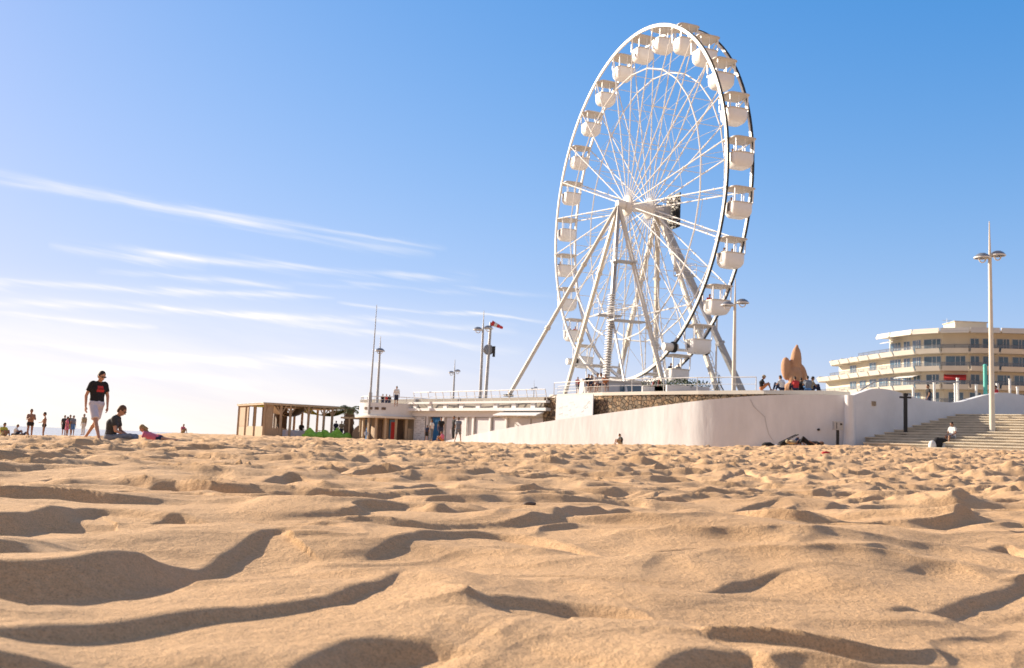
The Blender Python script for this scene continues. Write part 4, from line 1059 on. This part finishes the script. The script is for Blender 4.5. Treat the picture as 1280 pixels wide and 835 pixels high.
# near the beach building
for px, py, D, hh, top, bt, lab, rz, pose, lg in (
    (533, 551.5, 80, 1.3, 'navy', 'tblack', 'child in dark clothes nearest the price board', 1.2, 'stand', 'short'),
    (539, 551, 79, 1.68, 'whitec', 'denim', 'person in white top between the price board and the blue door', 2.6, 'stand', 'long'),
    (550.5, 551, 78.5, 1.85, 'tblack', 'navy', 'tall person in black right in front of the blue door', -1.7, 'stand', 'long'),
    (553, 551.5, 76, 1.5, 'pink', 'orange', 'person in salmon pink seated before the blue door', 2.9, 'sitground', 'short'),
    (566.5, 549.5, 76, 1.80, 'tblack', 'tblack', 'person in black just behind the man at the ramp', -2.6, 'stand', 'long'),
    (572, 553.5, 70, 1.82, 'denim', 'denim', 'man in slate blue top and shorts walking away at the foot of the ramp', 1.2, 'walk', 'short')):
    person(lab, hh, pose, W(px, py, D), rz, top, bt, 'skin2', 'hairb', 0, legs=lg)
for px, z, D, hh, top, bt, lab, rz, pose in (
    (492.5, 3.3, 84.5, 1.75, 'whitec', 'navy', 'person in white standing on the rounded roof terrace of the beach building', -1.5, 'stand'),
    (475.5, 3.2, 86, 1.2, 'tblack', 'navy', 'leftmost head over the curved railing of the roof terrace', -1.5, 'stand'),
    (480, 3.2, 86, 1.2, 'red', 'navy', 'person in red behind the curved railing of the roof terrace', -1.2, 'stand'),
    (484, 3.2, 86, 1.15, 'tgrey', 'navy', 'person in grey behind the curved railing of the roof terrace', -1.8, 'stand')):
    x, y = XY(px, D); person(lab, hh, pose, (x, y, z), rz, top, bt, 'skin2', 'hair', 0)
# terrace edge, left group by the wheel leg
for px, D, hh, top, lab, rz, pose in (
    (719.5, 69.6, 1.2, 'red', 'child in red standing by the left ferris wheel leg', -1.5, 'stand'),
    (733, 68.6, 1.75, 'tblack', 'person in black sitting on the terrace edge above the notice panel', -1.4, 'sitedge'),
    (737, 68.2, 1.6, 'navy', 'person in navy sitting close to the one in black above the notice panel', -2.0, 'sitedge'),
    (744, 67.9, 1.85, 'whitec', 'person in white sitting on the coping left of the grey mast foot', -1.2, 'sitedge'),
    (749, 67.5, 1.8, 'denim', 'person in pale blue beside the foot of the grey mast', -2.4, 'sitedge'),
    (754, 67.2, 1.6, 'orange', 'person in orange brown right at the grey mast foot', -1.4, 'sitedge')):
    x, y = XY(px, D); person(lab, hh, pose, (x, y, PLZ+(.45 if pose == 'sitedge' else 0)), rz, top, 'navy', 'skin2', 'hair', 0)
    if pose == 'sitedge':
        b = thing('bench_block', 'low white seat block under a seated visitor on the terrace', 'seat', (x, y, PLZ), 0, 'low seat blocks along the terrace edge'); MB().box((0, .05, .19), (.5, .5, .39)).build('seat', 'white', b); MB().box((0, .05, .42), (.56, .56, .06)).build('slab', 'cream2', b)
# right group on the wall
for px, D, hh, top, bt, sk, lab, rz, pose, kw in (
    (951, 57.6, 1.75, 'tblack', 'orange', 'skin2', 'person in black tee and cap looking at a phone on the terrace wall', -.2, 'sitground', dict(hat='tan')),
    (976.5, 57.3, 1.75, 'whitec', 'navy', 'skin2', 'person in white and navy striped top sitting below the stone sculpture', 2.2, 'sitground', {}),
    (994, 57.0, 1.65, 'red', 'navy', 'skin2', 'dark-haired person in maroon sitting right of the stone sculpture foot', 1.8, 'sitground', {}),
    (1000.5, 57.4, 1.6, 'tblack', 'navy', 'skin2', 'person in black between the maroon and the pale blue tops', 1.2, 'sitground', {}),
    (1009.5, 57.0, 1.8, 'denim', 'bluec', 'skin2', 'person in pale blue shirt sitting with back to the beach', 1.6, 'sitground', {}),
    (1013, 57.8, 1.85, 'tan', 'navy', 'skin2', 'brown-haired person at the right end of the seated terrace group', .2, 'sitground', {})):
    x, y = XY(px, D); person(lab, hh, pose, (x, y, PLZ), rz, top, bt, sk, 'hair', 0, legs='long' if bt == 'navy' else 'short', **kw)
# boy against the sea wall, sleepers, stroller
person('child sitting in the sun with back to the foot of the sea wall', 1.35, 'sitground', W(776, 556.5, 60.2), math.radians(200), 'tgrey', 'tan', 'skin2', 'hair', 0)
x, y = XY(1002, 52.3); z = W(1002, 560.5, 52.3).z
person('person in black curled up on the sand right of the folded stroller', 1.7, 'lie', (x+.25, y-.5, z+.16), PI, 'tblack', 'tblack', 'skin2', 'hairb', 0, legs='long')
x, y = XY(990, 52.6); person('sunbather with a pale straw hat lying beside the stroller', 1.6, 'lie', (x, y-.6, z+.18), .6, 'tan', 'navy', 'skin2', 'blond', 0, hat='tan')
g = W(959.5, 559.5, 52.5); q = MB(); q.ell((0, 0, .12), (.34, .22, .17)); q.ell((.2, 0, .1), (.2, .2, .12)); q.cap((-.15, 0, .25), (.15, 0, .27), .03)
o = link('beach_bag', remesh(q, 'beach_bag', .025), 'tblack'); o.location = g; tag(o, 'dark round bag alone on the sand left of the stroller', 'bag')
g = W(984, 560.5, 52.5)
s_ = thing('stroller', 'dark folded pushchair lying against the shaded sea wall', 'pushchair', g, .2); s_.scale = (.8,)*3
q = MB(); q.tube((-.5, -.1, .35), (.75, -.1, .95), .03); q.tube((-.5, .25, .35), (.75, .25, .95), .03); q.tube((-.1, -.12, .1), (.7, -.12, .70), .025); q.tube((.75, -.1, .95), (.75, .25, .95), .03); q.tube((-.5, -.1, .35), (.4, -.1, .1), .025); q.build('frame', 'black', s_)
q = MB(); q.ell((-.1, .08, .38), (.5, .2, .16), Matrix.Rotation(-.35, 3, 'Y')); q.build('seat', 'tblack', s_)
for x_, y_ in ((-.45, -.12), (-.45, .28), (.3, -.12), (.3, .28)): w_ = MB().ring(.14, y_, .05, .05, 18, x_, .14).build('wheel', 'black', s_)
MB().ell((-.75, .1, .1), (.22, .2, .13)).build('nappy_bag', 'whitec', s_, smooth='all')
# seated woman on the steps
def stairz(x, y):
    r = Vector((x, y))-s0; k = r.dot(sb)/.75; return 1.0+.165*(max(0, math.floor(k))+1)-.02
x, y = XY(1191, 50.9); 
person('person in white shirt sitting on the lowest beach step', 1.65, 'sitedge', (x, y, stairz(x, y)), math.radians(-150), 'whitec', 'denim', 'skin2', 'hair', 1, 'f')
g = W(1172, 562.5, 49.6); dz = thing('rucksack', 'black and grey rucksack standing on the sand before the seated person', 'bag', g)
q = MB(); q.ell((0, 0, .3), (.26, .2, .34)); q.ell((.2, 0, .5), (.3, .14, .12)); link('body', remesh(q, 'bag', .03), 'tblack', dz)
q = MB(); q.ell((-.28, -.05, .2), (.2, .18, .28)); q.ell((.3, 0, .15), (.16, .15, .2)); link('side_pouch', remesh(q, 'pouch', .03), 'whitec', dz)
x, y = XY(1161, 60); person('dark silhouetted passer-by behind the dip of the wavy wall', 1.78, 'walk', (x, y, 3.35), PI, 'tblack', 'navy', 'skin2', 'hair', 0)
x, y = XY(1246.5, 61.5); person('person in red half hidden behind the tall lamp above the wavy wall', 1.6, 'walk', (x, y, 3.75), PI, 'red', 'navy', 'skin2', 'hair', 0)
# passengers in a few gondolas
WM = Matrix.Translation((HUB.x, HUB.y, PLZ)) @ Matrix.Rotation(YAW, 4, 'Z')
def gond_name(k):
    return k
PASS = [k for k in range(NG) if random.random() < .62]
clock = {}
for n_, k in enumerate(PASS):
    for y_ in ((-.35,) if n_ % 2 else (-.3, .38)):
        p = WM @ (gpos(k)+Vector((-.42, y_, -1.42)))
        o_, V_, _ = person('passenger', 1.6, 'sitedge', p, YAW, random.choice(['tblack', 'navy', 'whitec', 'denim', 'red']), 'navy', 'skin2', 'hair', 0, group='passengers in the ferris wheel gondolas')
        o_['label'] = 'passenger seated inside one of the white ferris wheel gondolas'

# boarding area clutter
def shrub(px, D, z, r, seed):
    x, y = XY(px, D); o = thing('potted_shrub', 'low dark shrub in a white trough on the terrace under the ferris wheel', 'shrub', (x, y, z), 0, 'shrubs in troughs below the wheel')
    MB().box((0, 0, .2), (1.5, .45, .4)).build('trough', 'white', o); rr = random.Random(seed); q = MB()
    for k in range(160):
        a = rr.uniform(0, 2*PI); u = rr.random()**.5; c = Vector((.8*u*math.cos(a), .35*u*math.sin(a), .4+rr.random()*.5*(1-u*u*.6))); s = .09
        t = Vector((rr.uniform(-1, 1), rr.uniform(-1, 1), rr.uniform(-1, 1)))*s; b = Vector((rr.uniform(-1, 1), rr.uniform(-1, 1), rr.uniform(-1, 1)))*s
        q.add([c, c+t, c+t+b, c+b], [(0, 1, 2, 3)])
    q.build('foliage', 'shrubleaf', o, fix=False)
for i, px in enumerate((846, 858, 870, 815, 830)): shrub(px, 62.3+.2*i if px > 840 else 64.3, PLZ, 1, i)
x, y = XY(762, 71); tb = thing('ticket_booth', 'low white ticket booth at the foot of the ferris wheel', 'booth', (x, y, PLZ), .2)
MB().box((0, 0, .5), (4.6, 1.5, 1.0)).build('wall', 'white', tb); MB().box((0, 0, 1.05), (4.9, 1.8, .1)).build('roof', 'cream2', tb); MB().box((1.2, -.77, .55), (1.6, .06, .5)).build('window', 'winglass', tb)
x, y = XY(818, 65); rf = thing('red_parasol_cover', 'crumpled red cloth draped on the terrace below the wheel', 'cloth', (x, y, PLZ)); q = MB(); q.cap((-.3, 0, 0), (-.15, 0, .7), .15, .08); q.cap((.3, 0, 0), (.2, 0, .85), .2, .08); q.cap((-.3, 0, .1), (.3, 0, .15), .15); link('cloth', remesh(q, 'cloth', .04), 'red', rf)
x, y = XY(897, 64); r = thing('bicycle_stand', 'thin tripod stand at the foot of the slim grey stay', 'stand', (x, y, PLZ)); q = MB(); [q.tube((0, 0, .9), (.5*math.cos(a), .5*math.sin(a), 0), .03) for a in (0, 2.1, 4.2)]; q.build('leg', 'black', r); MB().tube((0, 0, .8), (0, 0, 1.3), .04).build('pole', 'black', r)

# sculpture
x, y = XY(992, 60); sc = W(992, 430, 60).z-PLZ
q = MB(); q.cap((0, 0, 0), (0, 0, sc*.35), .55, .42); q.ell((-.65, 0, sc*.50), (.42, .40, .72), Matrix.Rotation(-.1, 3, 'Y')); q.ell((.12, .0, sc*.62), (.46, .42, 1.05), Matrix.Rotation(.06, 3, 'Y')); q.ell((.0, -.25, sc*.35), (.55, .4, .6))
q.ell((.72, .0, sc*.36), (.34, .38, .78), Matrix.Rotation(-.28, 3, 'Y')); q.cap((.22, 0, sc*.7), (.2, 0, sc*.955), .3, .12); q.ell((-.1, -.1, .35), (.8, .55, .4))
o = link('stone_sculpture', remesh(q, 'stone_sculpture', .05, 2), 'stonesc'); o.location = (x, y, PLZ); o.scale = (.76, .8, 1); tag(o, 'orange sandstone sculpture of clustered rounded lobes on the terrace', 'sculpture')

# things above the wavy wall
for i, (px, yt) in enumerate(((1142, 485), (1168.5, 478), (1195, 480), (1198, 473), (1221.5, 481), (1264, 474), (1273.5, 484), (1248, 480))):
    D = 58.5+(px-1142)*.04; x, y = XY(px, D); zt = W(px, yt, D).z; o = thing('terrace_post', 'white steel post standing behind the wavy wall', 'post', (x, y, 3.0), 0, 'white posts behind the wavy wall')
    MB().box((0, 0, (zt-3)/2), (.11, .11, zt-3)).build('shaft', 'steel', o); MB().box((0, 0, zt-3), (.15, .15, .06)).build('cap', 'steel', o)
D = 60; x, y = XY(1233, D); zt = W(1233, 457, D).z; o = thing('turquoise_pole', 'thin turquoise pole left of the tall lamp', 'pole', (x, y, 3)); MB().tube((0, 0, 0), (0, 0, zt-3), .12, .11, 12).build('shaft', 'turq', o); MB().ell((0, 0, zt-3), (.12, .12, .1)).build('cap', 'turq', o)
ar = [W(px, py, 57.5) for px, py in ((1072, 491), (1080, 485), (1092, 478), (1105, 475.5), (1120, 475.5), (1140, 476.5), (1165, 477), (1200, 477.5))]
tag(MB().path(ar, .045, 8).build('handrail', 'greysteel'), 'dark curving handrail arching above the wavy wall', 'handrail')

# ------------------------------------------------------------------ apartment building
def apartments():
    plan = [(985, 196), (1008, 186), (1022, 181), (1038, 176.5), (1050, 173), (1062, 169.8), (1074, 166.5), (1087, 163.3), (1101, 160), (1118, 156.5), (1145, 152), (1177, 149), (1213, 147.3), (1251, 146.4), (1292, 146), (1340, 146), (1400, 147)]
    P = [Vector((*XY(px, D), 0)) for px, D in plan]; o = P[10]
    bd = thing('apartment_block', 'long curved cream apartment block with stepped balconies above the promenade', 'apartment block', (o.x, o.y, 0))
    P = [p-o for p in P]; n = len(P)
    def off(i, d):
        a = P[max(i-1, 0)]; b = P[min(i+1, n-1)]; t = (b-a).normalized(); nn = Vector((t.y, -t.x, 0)); return P[i]+nn*d   # + towards the viewer
    levels = [(6.2, 0), (9.0, 0), (11.75, 1), (14.55, 2), (17.25, 3)]     # slab height, first plan index
    roofz = 20.3
    for li, (z, i0) in enumerate(levels):
        i1 = n-1; nextz = (levels[li+1][0] if li+1 < len(levels) else roofz); a0 = i0
        rng = range(i0, n); w0 = max(i0+1, 0) if li < 4 else 8
        # recessed wall
        rw = [off(i, -1.6) for i in range(w0, n)]; MB().wall([(p.x, p.y) for p in rw], 6.0, z, nextz).build('wall', 'cream', bd)
        # slab
        q = MB(); fr = [off(i, 0) for i in rng]; bk = [off(i, -4) for i in rng]
        q.wall([(p.x, p.y) for p in fr], 8, z-.12, z+.10); q.build('balcony_slab', 'cream2', bd)
        # parapet: separate outward-flared panels with dark gaps
        for i in range(i0, n-1):
            a, b = off(i, .1), off(i+1, .1); d = (b-a).normalized(); nn = Vector((d.y, -d.x, 0)); 
            a2 = a+d*.22; b2 = b-d*.12; q = MB(); tilt = .35; H_ = .58
            vs = []
            for e, p in ((0, a2), (1, b2)):
                for s, zz in ((0, z-.14), (tilt, z+H_), (tilt-.15, z+H_), (-.15, z-.14)): vs.append((p+nn*s)+Vector((0, 0, zz)))
            q.add(vs, [(0, 1, 2, 3), (4, 5, 6, 7), (0, 1, 5, 4), (1, 2, 6, 5), (2, 3, 7, 6), (3, 0, 4, 7)]); q.build('parapet', 'cream2', bd)
            # side fin of each balcony
            if i > 1: MB().beam(a-nn*.2+Vector((0, 0, z+.3)), a-nn*2.3+Vector((0, 0, z+.3)), .12, 1.1).build('fin', 'cream', bd)
        # rails above the parapet
        if li in (1, 2, 3, 4):
            j0 = {1: 1, 2: 2, 3: 3, 4: 6}[li]; pts = [off(i, .15) for i in range(j0, n)]
            q = MB()
            for a, b in zip(pts, pts[1:]):
                vs = [a+Vector((0, 0, z+.6)), b+Vector((0, 0, z+.6)), b+Vector((0, 0, z+1.15)), a+Vector((0, 0, z+1.15))]
                q.add(vs, [(0, 1, 2, 3)])
                q.tube(vs[3], vs[2], .035, None, 5); m_ = max(2, int((b-a).length/1.4))
                for k in range(m_): c = vs[0].lerp(vs[1], k/m_); q.tube(c, c+Vector((0, 0, .48)), .03, None, 4)
            q.build('balustrade', 'balglass', bd, fix=False)
        # windows
        rr = random.Random(li*7+1)
        for i in range(max(w0, 4), n-1):
            a, b = off(i, -1.6), off(i+1, -1.6); d = (b-a).normalized(); nn = Vector((d.y, -d.x, 0)); L = (b-a).length; rz = math.atan2(d.y, d.x)
            cnt = 2 if L > 3.6 else 1
            for k in range(cnt):
                if rr.random() < .18: continue
                w = min(3.0, L/cnt*.78)*(.75 if rr.random() < .3 else 1); c = a+d*L*(k+.5)/cnt+nn*.05; hh = 2.05
                fr = MB().box((c.x, c.y, z+.15+hh/2), (w+.16, .08, hh+.12), rz).build('window', 'white', bd)
                MB().box((c.x+nn.x*.05, c.y+nn.y*.05, z+.15+hh/2), (w, .06, hh), rz).build('pane', 'winglass', fr)
                q = MB(); 
                for s in (-.02, .5) if w > 1.5 else (0,): 
                    cc = c+d*w*(s-.0)*.5+nn*.09; q.box((cc.x, cc.y, z+.15+hh/2), (.07, .05, hh), rz)
                q.build('mullion', 'white', fr)
    # roof slab
    q = MB(); q.wall([(off(i, .9).x, off(i, .9).y) for i in range(8, n)], 9, roofz, roofz+.2); q.build('roof', 'cream2', bd)
    for i in range(8, n-1):
        a, b = off(i, 1.0), off(i+1, 1.0); d = (b-a).normalized(); nn = Vector((d.y, -d.x, 0)); a2, b2 = a+d*.2, b-d*.1; vs = []
        for p in (a2, b2):
            for s, zz in ((0, roofz-.2), (-.25, roofz+.6), (-.45, roofz+.6), (-.2, roofz-.2)): vs.append(p+nn*s+Vector((0, 0, zz)))
        MB().add(vs, [(0, 1, 2, 3), (4, 5, 6, 7), (0, 1, 5, 4), (1, 2, 6, 5), (2, 3, 7, 6), (3, 0, 4, 7)]).build('roof_fascia', 'cream2', bd)
    c = off(12, -5); MB().box((c.x, c.y, roofz+1.1), (4.9, 4, 1.6), 0).build('lift_house', 'cream', bd); MB().box((c.x, c.y, roofz+1.95), (5.2, 4.3, .12), 0).build('lift_house_roof', 'concrete', bd)
    c = off(11, -4); q = MB(); q.tube((c.x, c.y, roofz), (c.x, c.y, roofz+2.6), .03, None, 5); q.tube((c.x-.7, c.y, roofz+2.3), (c.x+.7, c.y, roofz+2.3), .025, None, 5); [q.tube((c.x-.6+.3*k, c.y-.3, roofz+2.3), (c.x-.6+.3*k, c.y+.3, roofz+2.3), .02, None, 4) for k in range(5)]; q.build('aerial', 'greysteel', bd)
    # awnings
    a, b = off(11, -1.9), off(12, -1.9); z = 14.1
    d = (b-a).normalized(); nn = Vector((d.y, -d.x, 0)); vs = []
    for p in (a, b-d*.2):
        vs += [p+Vector((0, 0, z)), p+nn*1.9+Vector((0, 0, z-.75)), p+nn*1.9+Vector((0, 0, z-1.1)), p+nn*1.85+Vector((0, 0, z-1.1)), p+nn*1.85+Vector((0, 0, z-.8)), p+Vector((0, 0, z-.06))]
    MB().add(vs, [(0, 1, 2, 3, 4, 5), (6, 7, 8, 9, 10, 11)]+[(k, (k+1) % 6, 6+(k+1) % 6, 6+k) for k in range(6)]).build('red_awning', 'red', bd)
    for i, z in ((9, 14.2), (8, 20.1)):
        a, b = off(i, -2), off(i+1, -2); d = (b-a).normalized(); nn = Vector((d.y, -d.x, 0)); vs = []
        for p in (a, b): vs += [p+Vector((0, 0, z)), p+nn*2.2+Vector((0, 0, z-.6)), p+nn*2.2+Vector((0, 0, z-.68)), p+Vector((0, 0, z-.08))]
        MB().add(vs, [(0, 1, 2, 3), (4, 5, 6, 7), (0, 1, 5, 4), (1, 2, 6, 5), (2, 3, 7, 6), (3, 0, 4, 7)]).build('awning', 'whitec', bd)
apartments()

# small litter on the sand
for px, py, mt, lab in ((951, 576, 'turq', 'tiny turquoise plastic scrap on the sand below the sea wall'), (1032, 586, 'red', 'tiny red plastic scrap on the sand at right'), (664, 643, 'darkwood', 'small dark twig fragment on the sand in the middle')):
    x, y = ground_px(px, py); z = float(terr(x, y)+sand_height(np.array([x]), np.array([y]))[0]); q = MB(); q.ell((0, 0, .004), (.03, .018, .012), None, 8, 6); q.ell((.02, .01, .006), (.015, .02, .008), None, 8, 6)
    o = q.build('litter_scrap', mt, None, smooth='all'); o.location = (x, y, z); k = max(1, y/7); o.scale = (k, k, k); tag(o, lab, 'litter')

# ------------------------------------------------------------------ sun, sky
SUN_EL, SUN_BACK = math.radians(21.5), math.radians(30)
ts = Vector((-math.cos(SUN_BACK)*math.cos(SUN_EL), math.sin(SUN_BACK)*math.cos(SUN_EL), math.sin(SUN_EL)))
sl = bpy.data.lights.new('sun', 'SUN'); sl.energy = 5.0; sl.angle = math.radians(.5); sl.color = (1, .85, .66)
so = bpy.data.objects.new('sun', sl); COL.objects.link(so); so.rotation_euler = (-ts).to_track_quat('-Z', 'Y').to_euler(); so.location = ts*50
wd = bpy.data.worlds.new('World'); SC.world = wd; wd.use_nodes = True; nt = wd.node_tree; nt.nodes.clear(); LK = nt.links.new
out = nt.nodes.new('ShaderNodeOutputWorld'); bg = nt.nodes.new('ShaderNodeBackground'); LK(bg.outputs[0], out.inputs[0]); bg.inputs[1].default_value = .112
sky = nt.nodes.new('ShaderNodeTexSky'); sky.sky_type = 'NISHITA'; sky.sun_disc = False; sky.sun_elevation = SUN_EL; sky.sun_rotation = math.atan2(ts.x, ts.y)
sky.air_density = 1.0; sky.dust_density = .35; sky.ozone_density = 3.0; sky.altitude = 0
tc = nt.nodes.new('ShaderNodeTexCoord'); sx = nt.nodes.new('ShaderNodeSeparateXYZ'); LK(tc.outputs['Generated'], sx.inputs[0])
def MA(op, a, b=None, c=None):
    n = nt.nodes.new('ShaderNodeMath'); n.operation = op
    for i, v in enumerate((a, b, c)):
        if v is None: continue
        if isinstance(v, (int, float)): n.inputs[i].default_value = v
        else: LK(v, n.inputs[i])
    return n.outputs[0]
# tangent coordinates of the direction: U = x/y, Vv = z/y
yy = MA('MAXIMUM', sx.outputs[1], .02); U = MA('DIVIDE', sx.outputs[0], yy); Vv = MA('DIVIDE', sx.outputs[2], yy)
cmb = nt.nodes.new('ShaderNodeCombineXYZ'); LK(MA('MULTIPLY', U, 1.6), cmb.inputs[0]); LK(MA('MULTIPLY_ADD', Vv, 14., MA('MULTIPLY', U, 2.4)), cmb.inputs[1])
nz = nt.nodes.new('ShaderNodeTexNoise'); nz.inputs['Scale'].default_value = 2.4; nz.inputs['Detail'].default_value = 7; nz.inputs['Roughness'].default_value = .6; nz.inputs['Distortion'].default_value = .4; LK(cmb.outputs[0], nz.inputs['Vector'])
cm2 = nt.nodes.new('ShaderNodeCombineXYZ'); LK(MA('MULTIPLY', U, 3.), cm2.inputs[0]); LK(MA('MULTIPLY_ADD', Vv, 60., MA('MULTIPLY', U, 9.)), cm2.inputs[1])
nf = nt.nodes.new('ShaderNodeTexNoise'); nf.inputs['Scale'].default_value = 2.0; nf.inputs['Detail'].default_value = 5; LK(cm2.outputs[0], nf.inputs['Vector'])
total = None
def tanpt(px, py):
    p = W(px, py, 1.0); return p.x, p.z-CAMZ
# (pixel start, pixel end, half width px, strength)
STREAK = [((-60, 352), (420, 372), 5, 1.0), ((60, 438), (560, 462), 7, .9), ((-60, 455), (330, 478), 8, .9), ((420, 380), (700, 402), 3, .9), ((200, 250), (560, 312), 4, .5), ((-60, 208), (545, 322), 9, .75), ((-40, 222), (330, 282), 7, .5), ((60, 302), (260, 332), 8, .8), ((150, 318), (600, 355), 7, 1.0), ((120, 336), (370, 357), 5, .75), ((-40, 372), (650, 412), 6, 1.0), ((360, 350), (700, 374), 3, .4),
          ((330, 398), (660, 440), 5, .9), ((-40, 385), (200, 412), 4, .9), ((-40, 425), (300, 448), 6, .3)]
for (a, b, w, s) in STREAK:
    x0, z0 = tanpt(*a); x1, z1 = tanpt(*b); k = (z1-z0)/(x1-x0); L = x1-x0
    lin = MA('SUBTRACT', Vv, MA('MULTIPLY_ADD', MA('SUBTRACT', U, x0), k, z0))
    lin = MA('ADD', lin, MA('MULTIPLY', MA('SUBTRACT', nz.outputs[0], .5), .03))
    t = MA('DIVIDE', MA('SUBTRACT', U, x0), L); env = MA('MAXIMUM', MA('MULTIPLY', MA('MULTIPLY', t, MA('SUBTRACT', 1.0, t)), 4), 0)
    env = MA('POWER', env, .6)
    g_ = MA('DIVIDE', lin, w/F*.75); g_ = MA('EXPONENT', MA('MULTIPLY', MA('MULTIPLY', g_, g_), -1))
    v = MA('MULTIPLY', MA('MULTIPLY', g_, env), s); total = v if total is None else MA('ADD', total, v)
total = MA('MULTIPLY', total, MA('MAXIMUM', MA('MULTIPLY_ADD', nf.outputs[0], 3.2, -1.0), 0))
# broad veil low on the left
vl = MA('SUBTRACT', 1.0, MA('SMOOTH_MIN', 1.0, MA('DIVIDE', MA('ADD', Vv, .0), .16), .1)); vl = MA('MAXIMUM', vl, 0)
vu = MA('MINIMUM', MA('MAXIMUM', MA('MULTIPLY_ADD', U, -1.3, .28), 0), 1)
veil = MA('MULTIPLY', MA('MULTIPLY', vl, vu), MA('MULTIPLY_ADD', nz.outputs[0], 2.2, .1))
total = MA('MINIMUM', MA('ADD', MA('MULTIPLY', total, .62), MA('MULTIPLY', veil, .85)), .95)
front = MA('GREATER_THAN', sx.outputs[1], .05); total = MA('MULTIPLY', total, front)
# unseen cloud veil added overhead and behind the camera to warm the shadows
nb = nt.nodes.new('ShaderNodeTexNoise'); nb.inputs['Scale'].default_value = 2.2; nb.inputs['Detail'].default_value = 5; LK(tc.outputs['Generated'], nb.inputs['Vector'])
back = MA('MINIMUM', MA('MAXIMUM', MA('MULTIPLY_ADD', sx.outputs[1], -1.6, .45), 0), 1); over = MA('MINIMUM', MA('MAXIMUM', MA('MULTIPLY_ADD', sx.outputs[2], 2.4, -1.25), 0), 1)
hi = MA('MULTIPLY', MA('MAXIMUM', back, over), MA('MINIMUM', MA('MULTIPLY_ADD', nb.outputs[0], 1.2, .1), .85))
hs = nt.nodes.new('ShaderNodeHueSaturation'); hs.inputs['Saturation'].default_value = 1.66
def VM(op, a, b):
    n = nt.nodes.new('ShaderNodeVectorMath'); n.operation = op; LK(a, n.inputs[0])
    if isinstance(b, tuple): n.inputs[1].default_value = b
    else: LK(b, n.inputs[1])
    return n.outputs[0]
den = VM('ADD', VM('MULTIPLY', sky.outputs[0], (.35,)*3), (1., 1., 1.)); comp = VM('MULTIPLY', VM('DIVIDE', sky.outputs[0], den), (2.1,)*3)
LK(comp, hs.inputs['Color'])
tn = nt.nodes.new('ShaderNodeMix'); tn.data_type = 'RGBA'; tn.blend_type = 'MULTIPLY'; tn.inputs[0].default_value = 1; LK(hs.outputs[0], tn.inputs[6]); tn.inputs[7].default_value = (.95, .895, 1.13, 1)
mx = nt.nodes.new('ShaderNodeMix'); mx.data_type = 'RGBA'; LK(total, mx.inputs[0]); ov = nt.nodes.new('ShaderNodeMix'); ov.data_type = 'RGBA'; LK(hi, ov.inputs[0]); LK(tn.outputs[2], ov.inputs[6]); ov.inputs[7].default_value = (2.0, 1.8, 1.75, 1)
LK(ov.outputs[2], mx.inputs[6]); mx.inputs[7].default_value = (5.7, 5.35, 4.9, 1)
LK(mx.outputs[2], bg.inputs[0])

# ------------------------------------------------------------------ camera
cd = bpy.data.cameras.new('camera'); cam = bpy.data.objects.new('camera', cd); COL.objects.link(cam); SC.camera = cam
cd.sensor_width = 36; cd.lens = F/1280*36; cd.clip_start = .05; cd.clip_end = 20000
fw = Vector((0, math.cos(PITCH), math.sin(PITCH))); up = Vector((0, -math.sin(PITCH), math.cos(PITCH))); rt = Vector((1, 0, 0))
c, s = math.cos(ROLL), math.sin(ROLL)
# u = dx*c+dy*s (right), v = -dx*s+dy*c (down): image axes in the unrolled frame
right = rt*c+up*(s); upv = up*c-rt*s
right = rt*c + up*s; upv = -rt*s + up*c
cam.matrix_world = Matrix(((right.x, upv.x, -fw.x, 0), (right.y, upv.y, -fw.y, 0), (right.z, upv.z, -fw.z, CAMZ), (0, 0, 0, 1)))
cd.dof.use_dof = True; cd.dof.focus_distance = 5.5; cd.dof.aperture_fstop = 7
SC.view_settings.view_transform = 'Standard'; SC.view_settings.look = 'None'; SC.view_settings.exposure = .90; SC.view_settings.gamma = 1
SC.render.engine = 'CYCLES'; SC.cycles.use_denoising = True
SC.cycles.max_bounces = 6; SC.cycles.transparent_max_bounces = 12
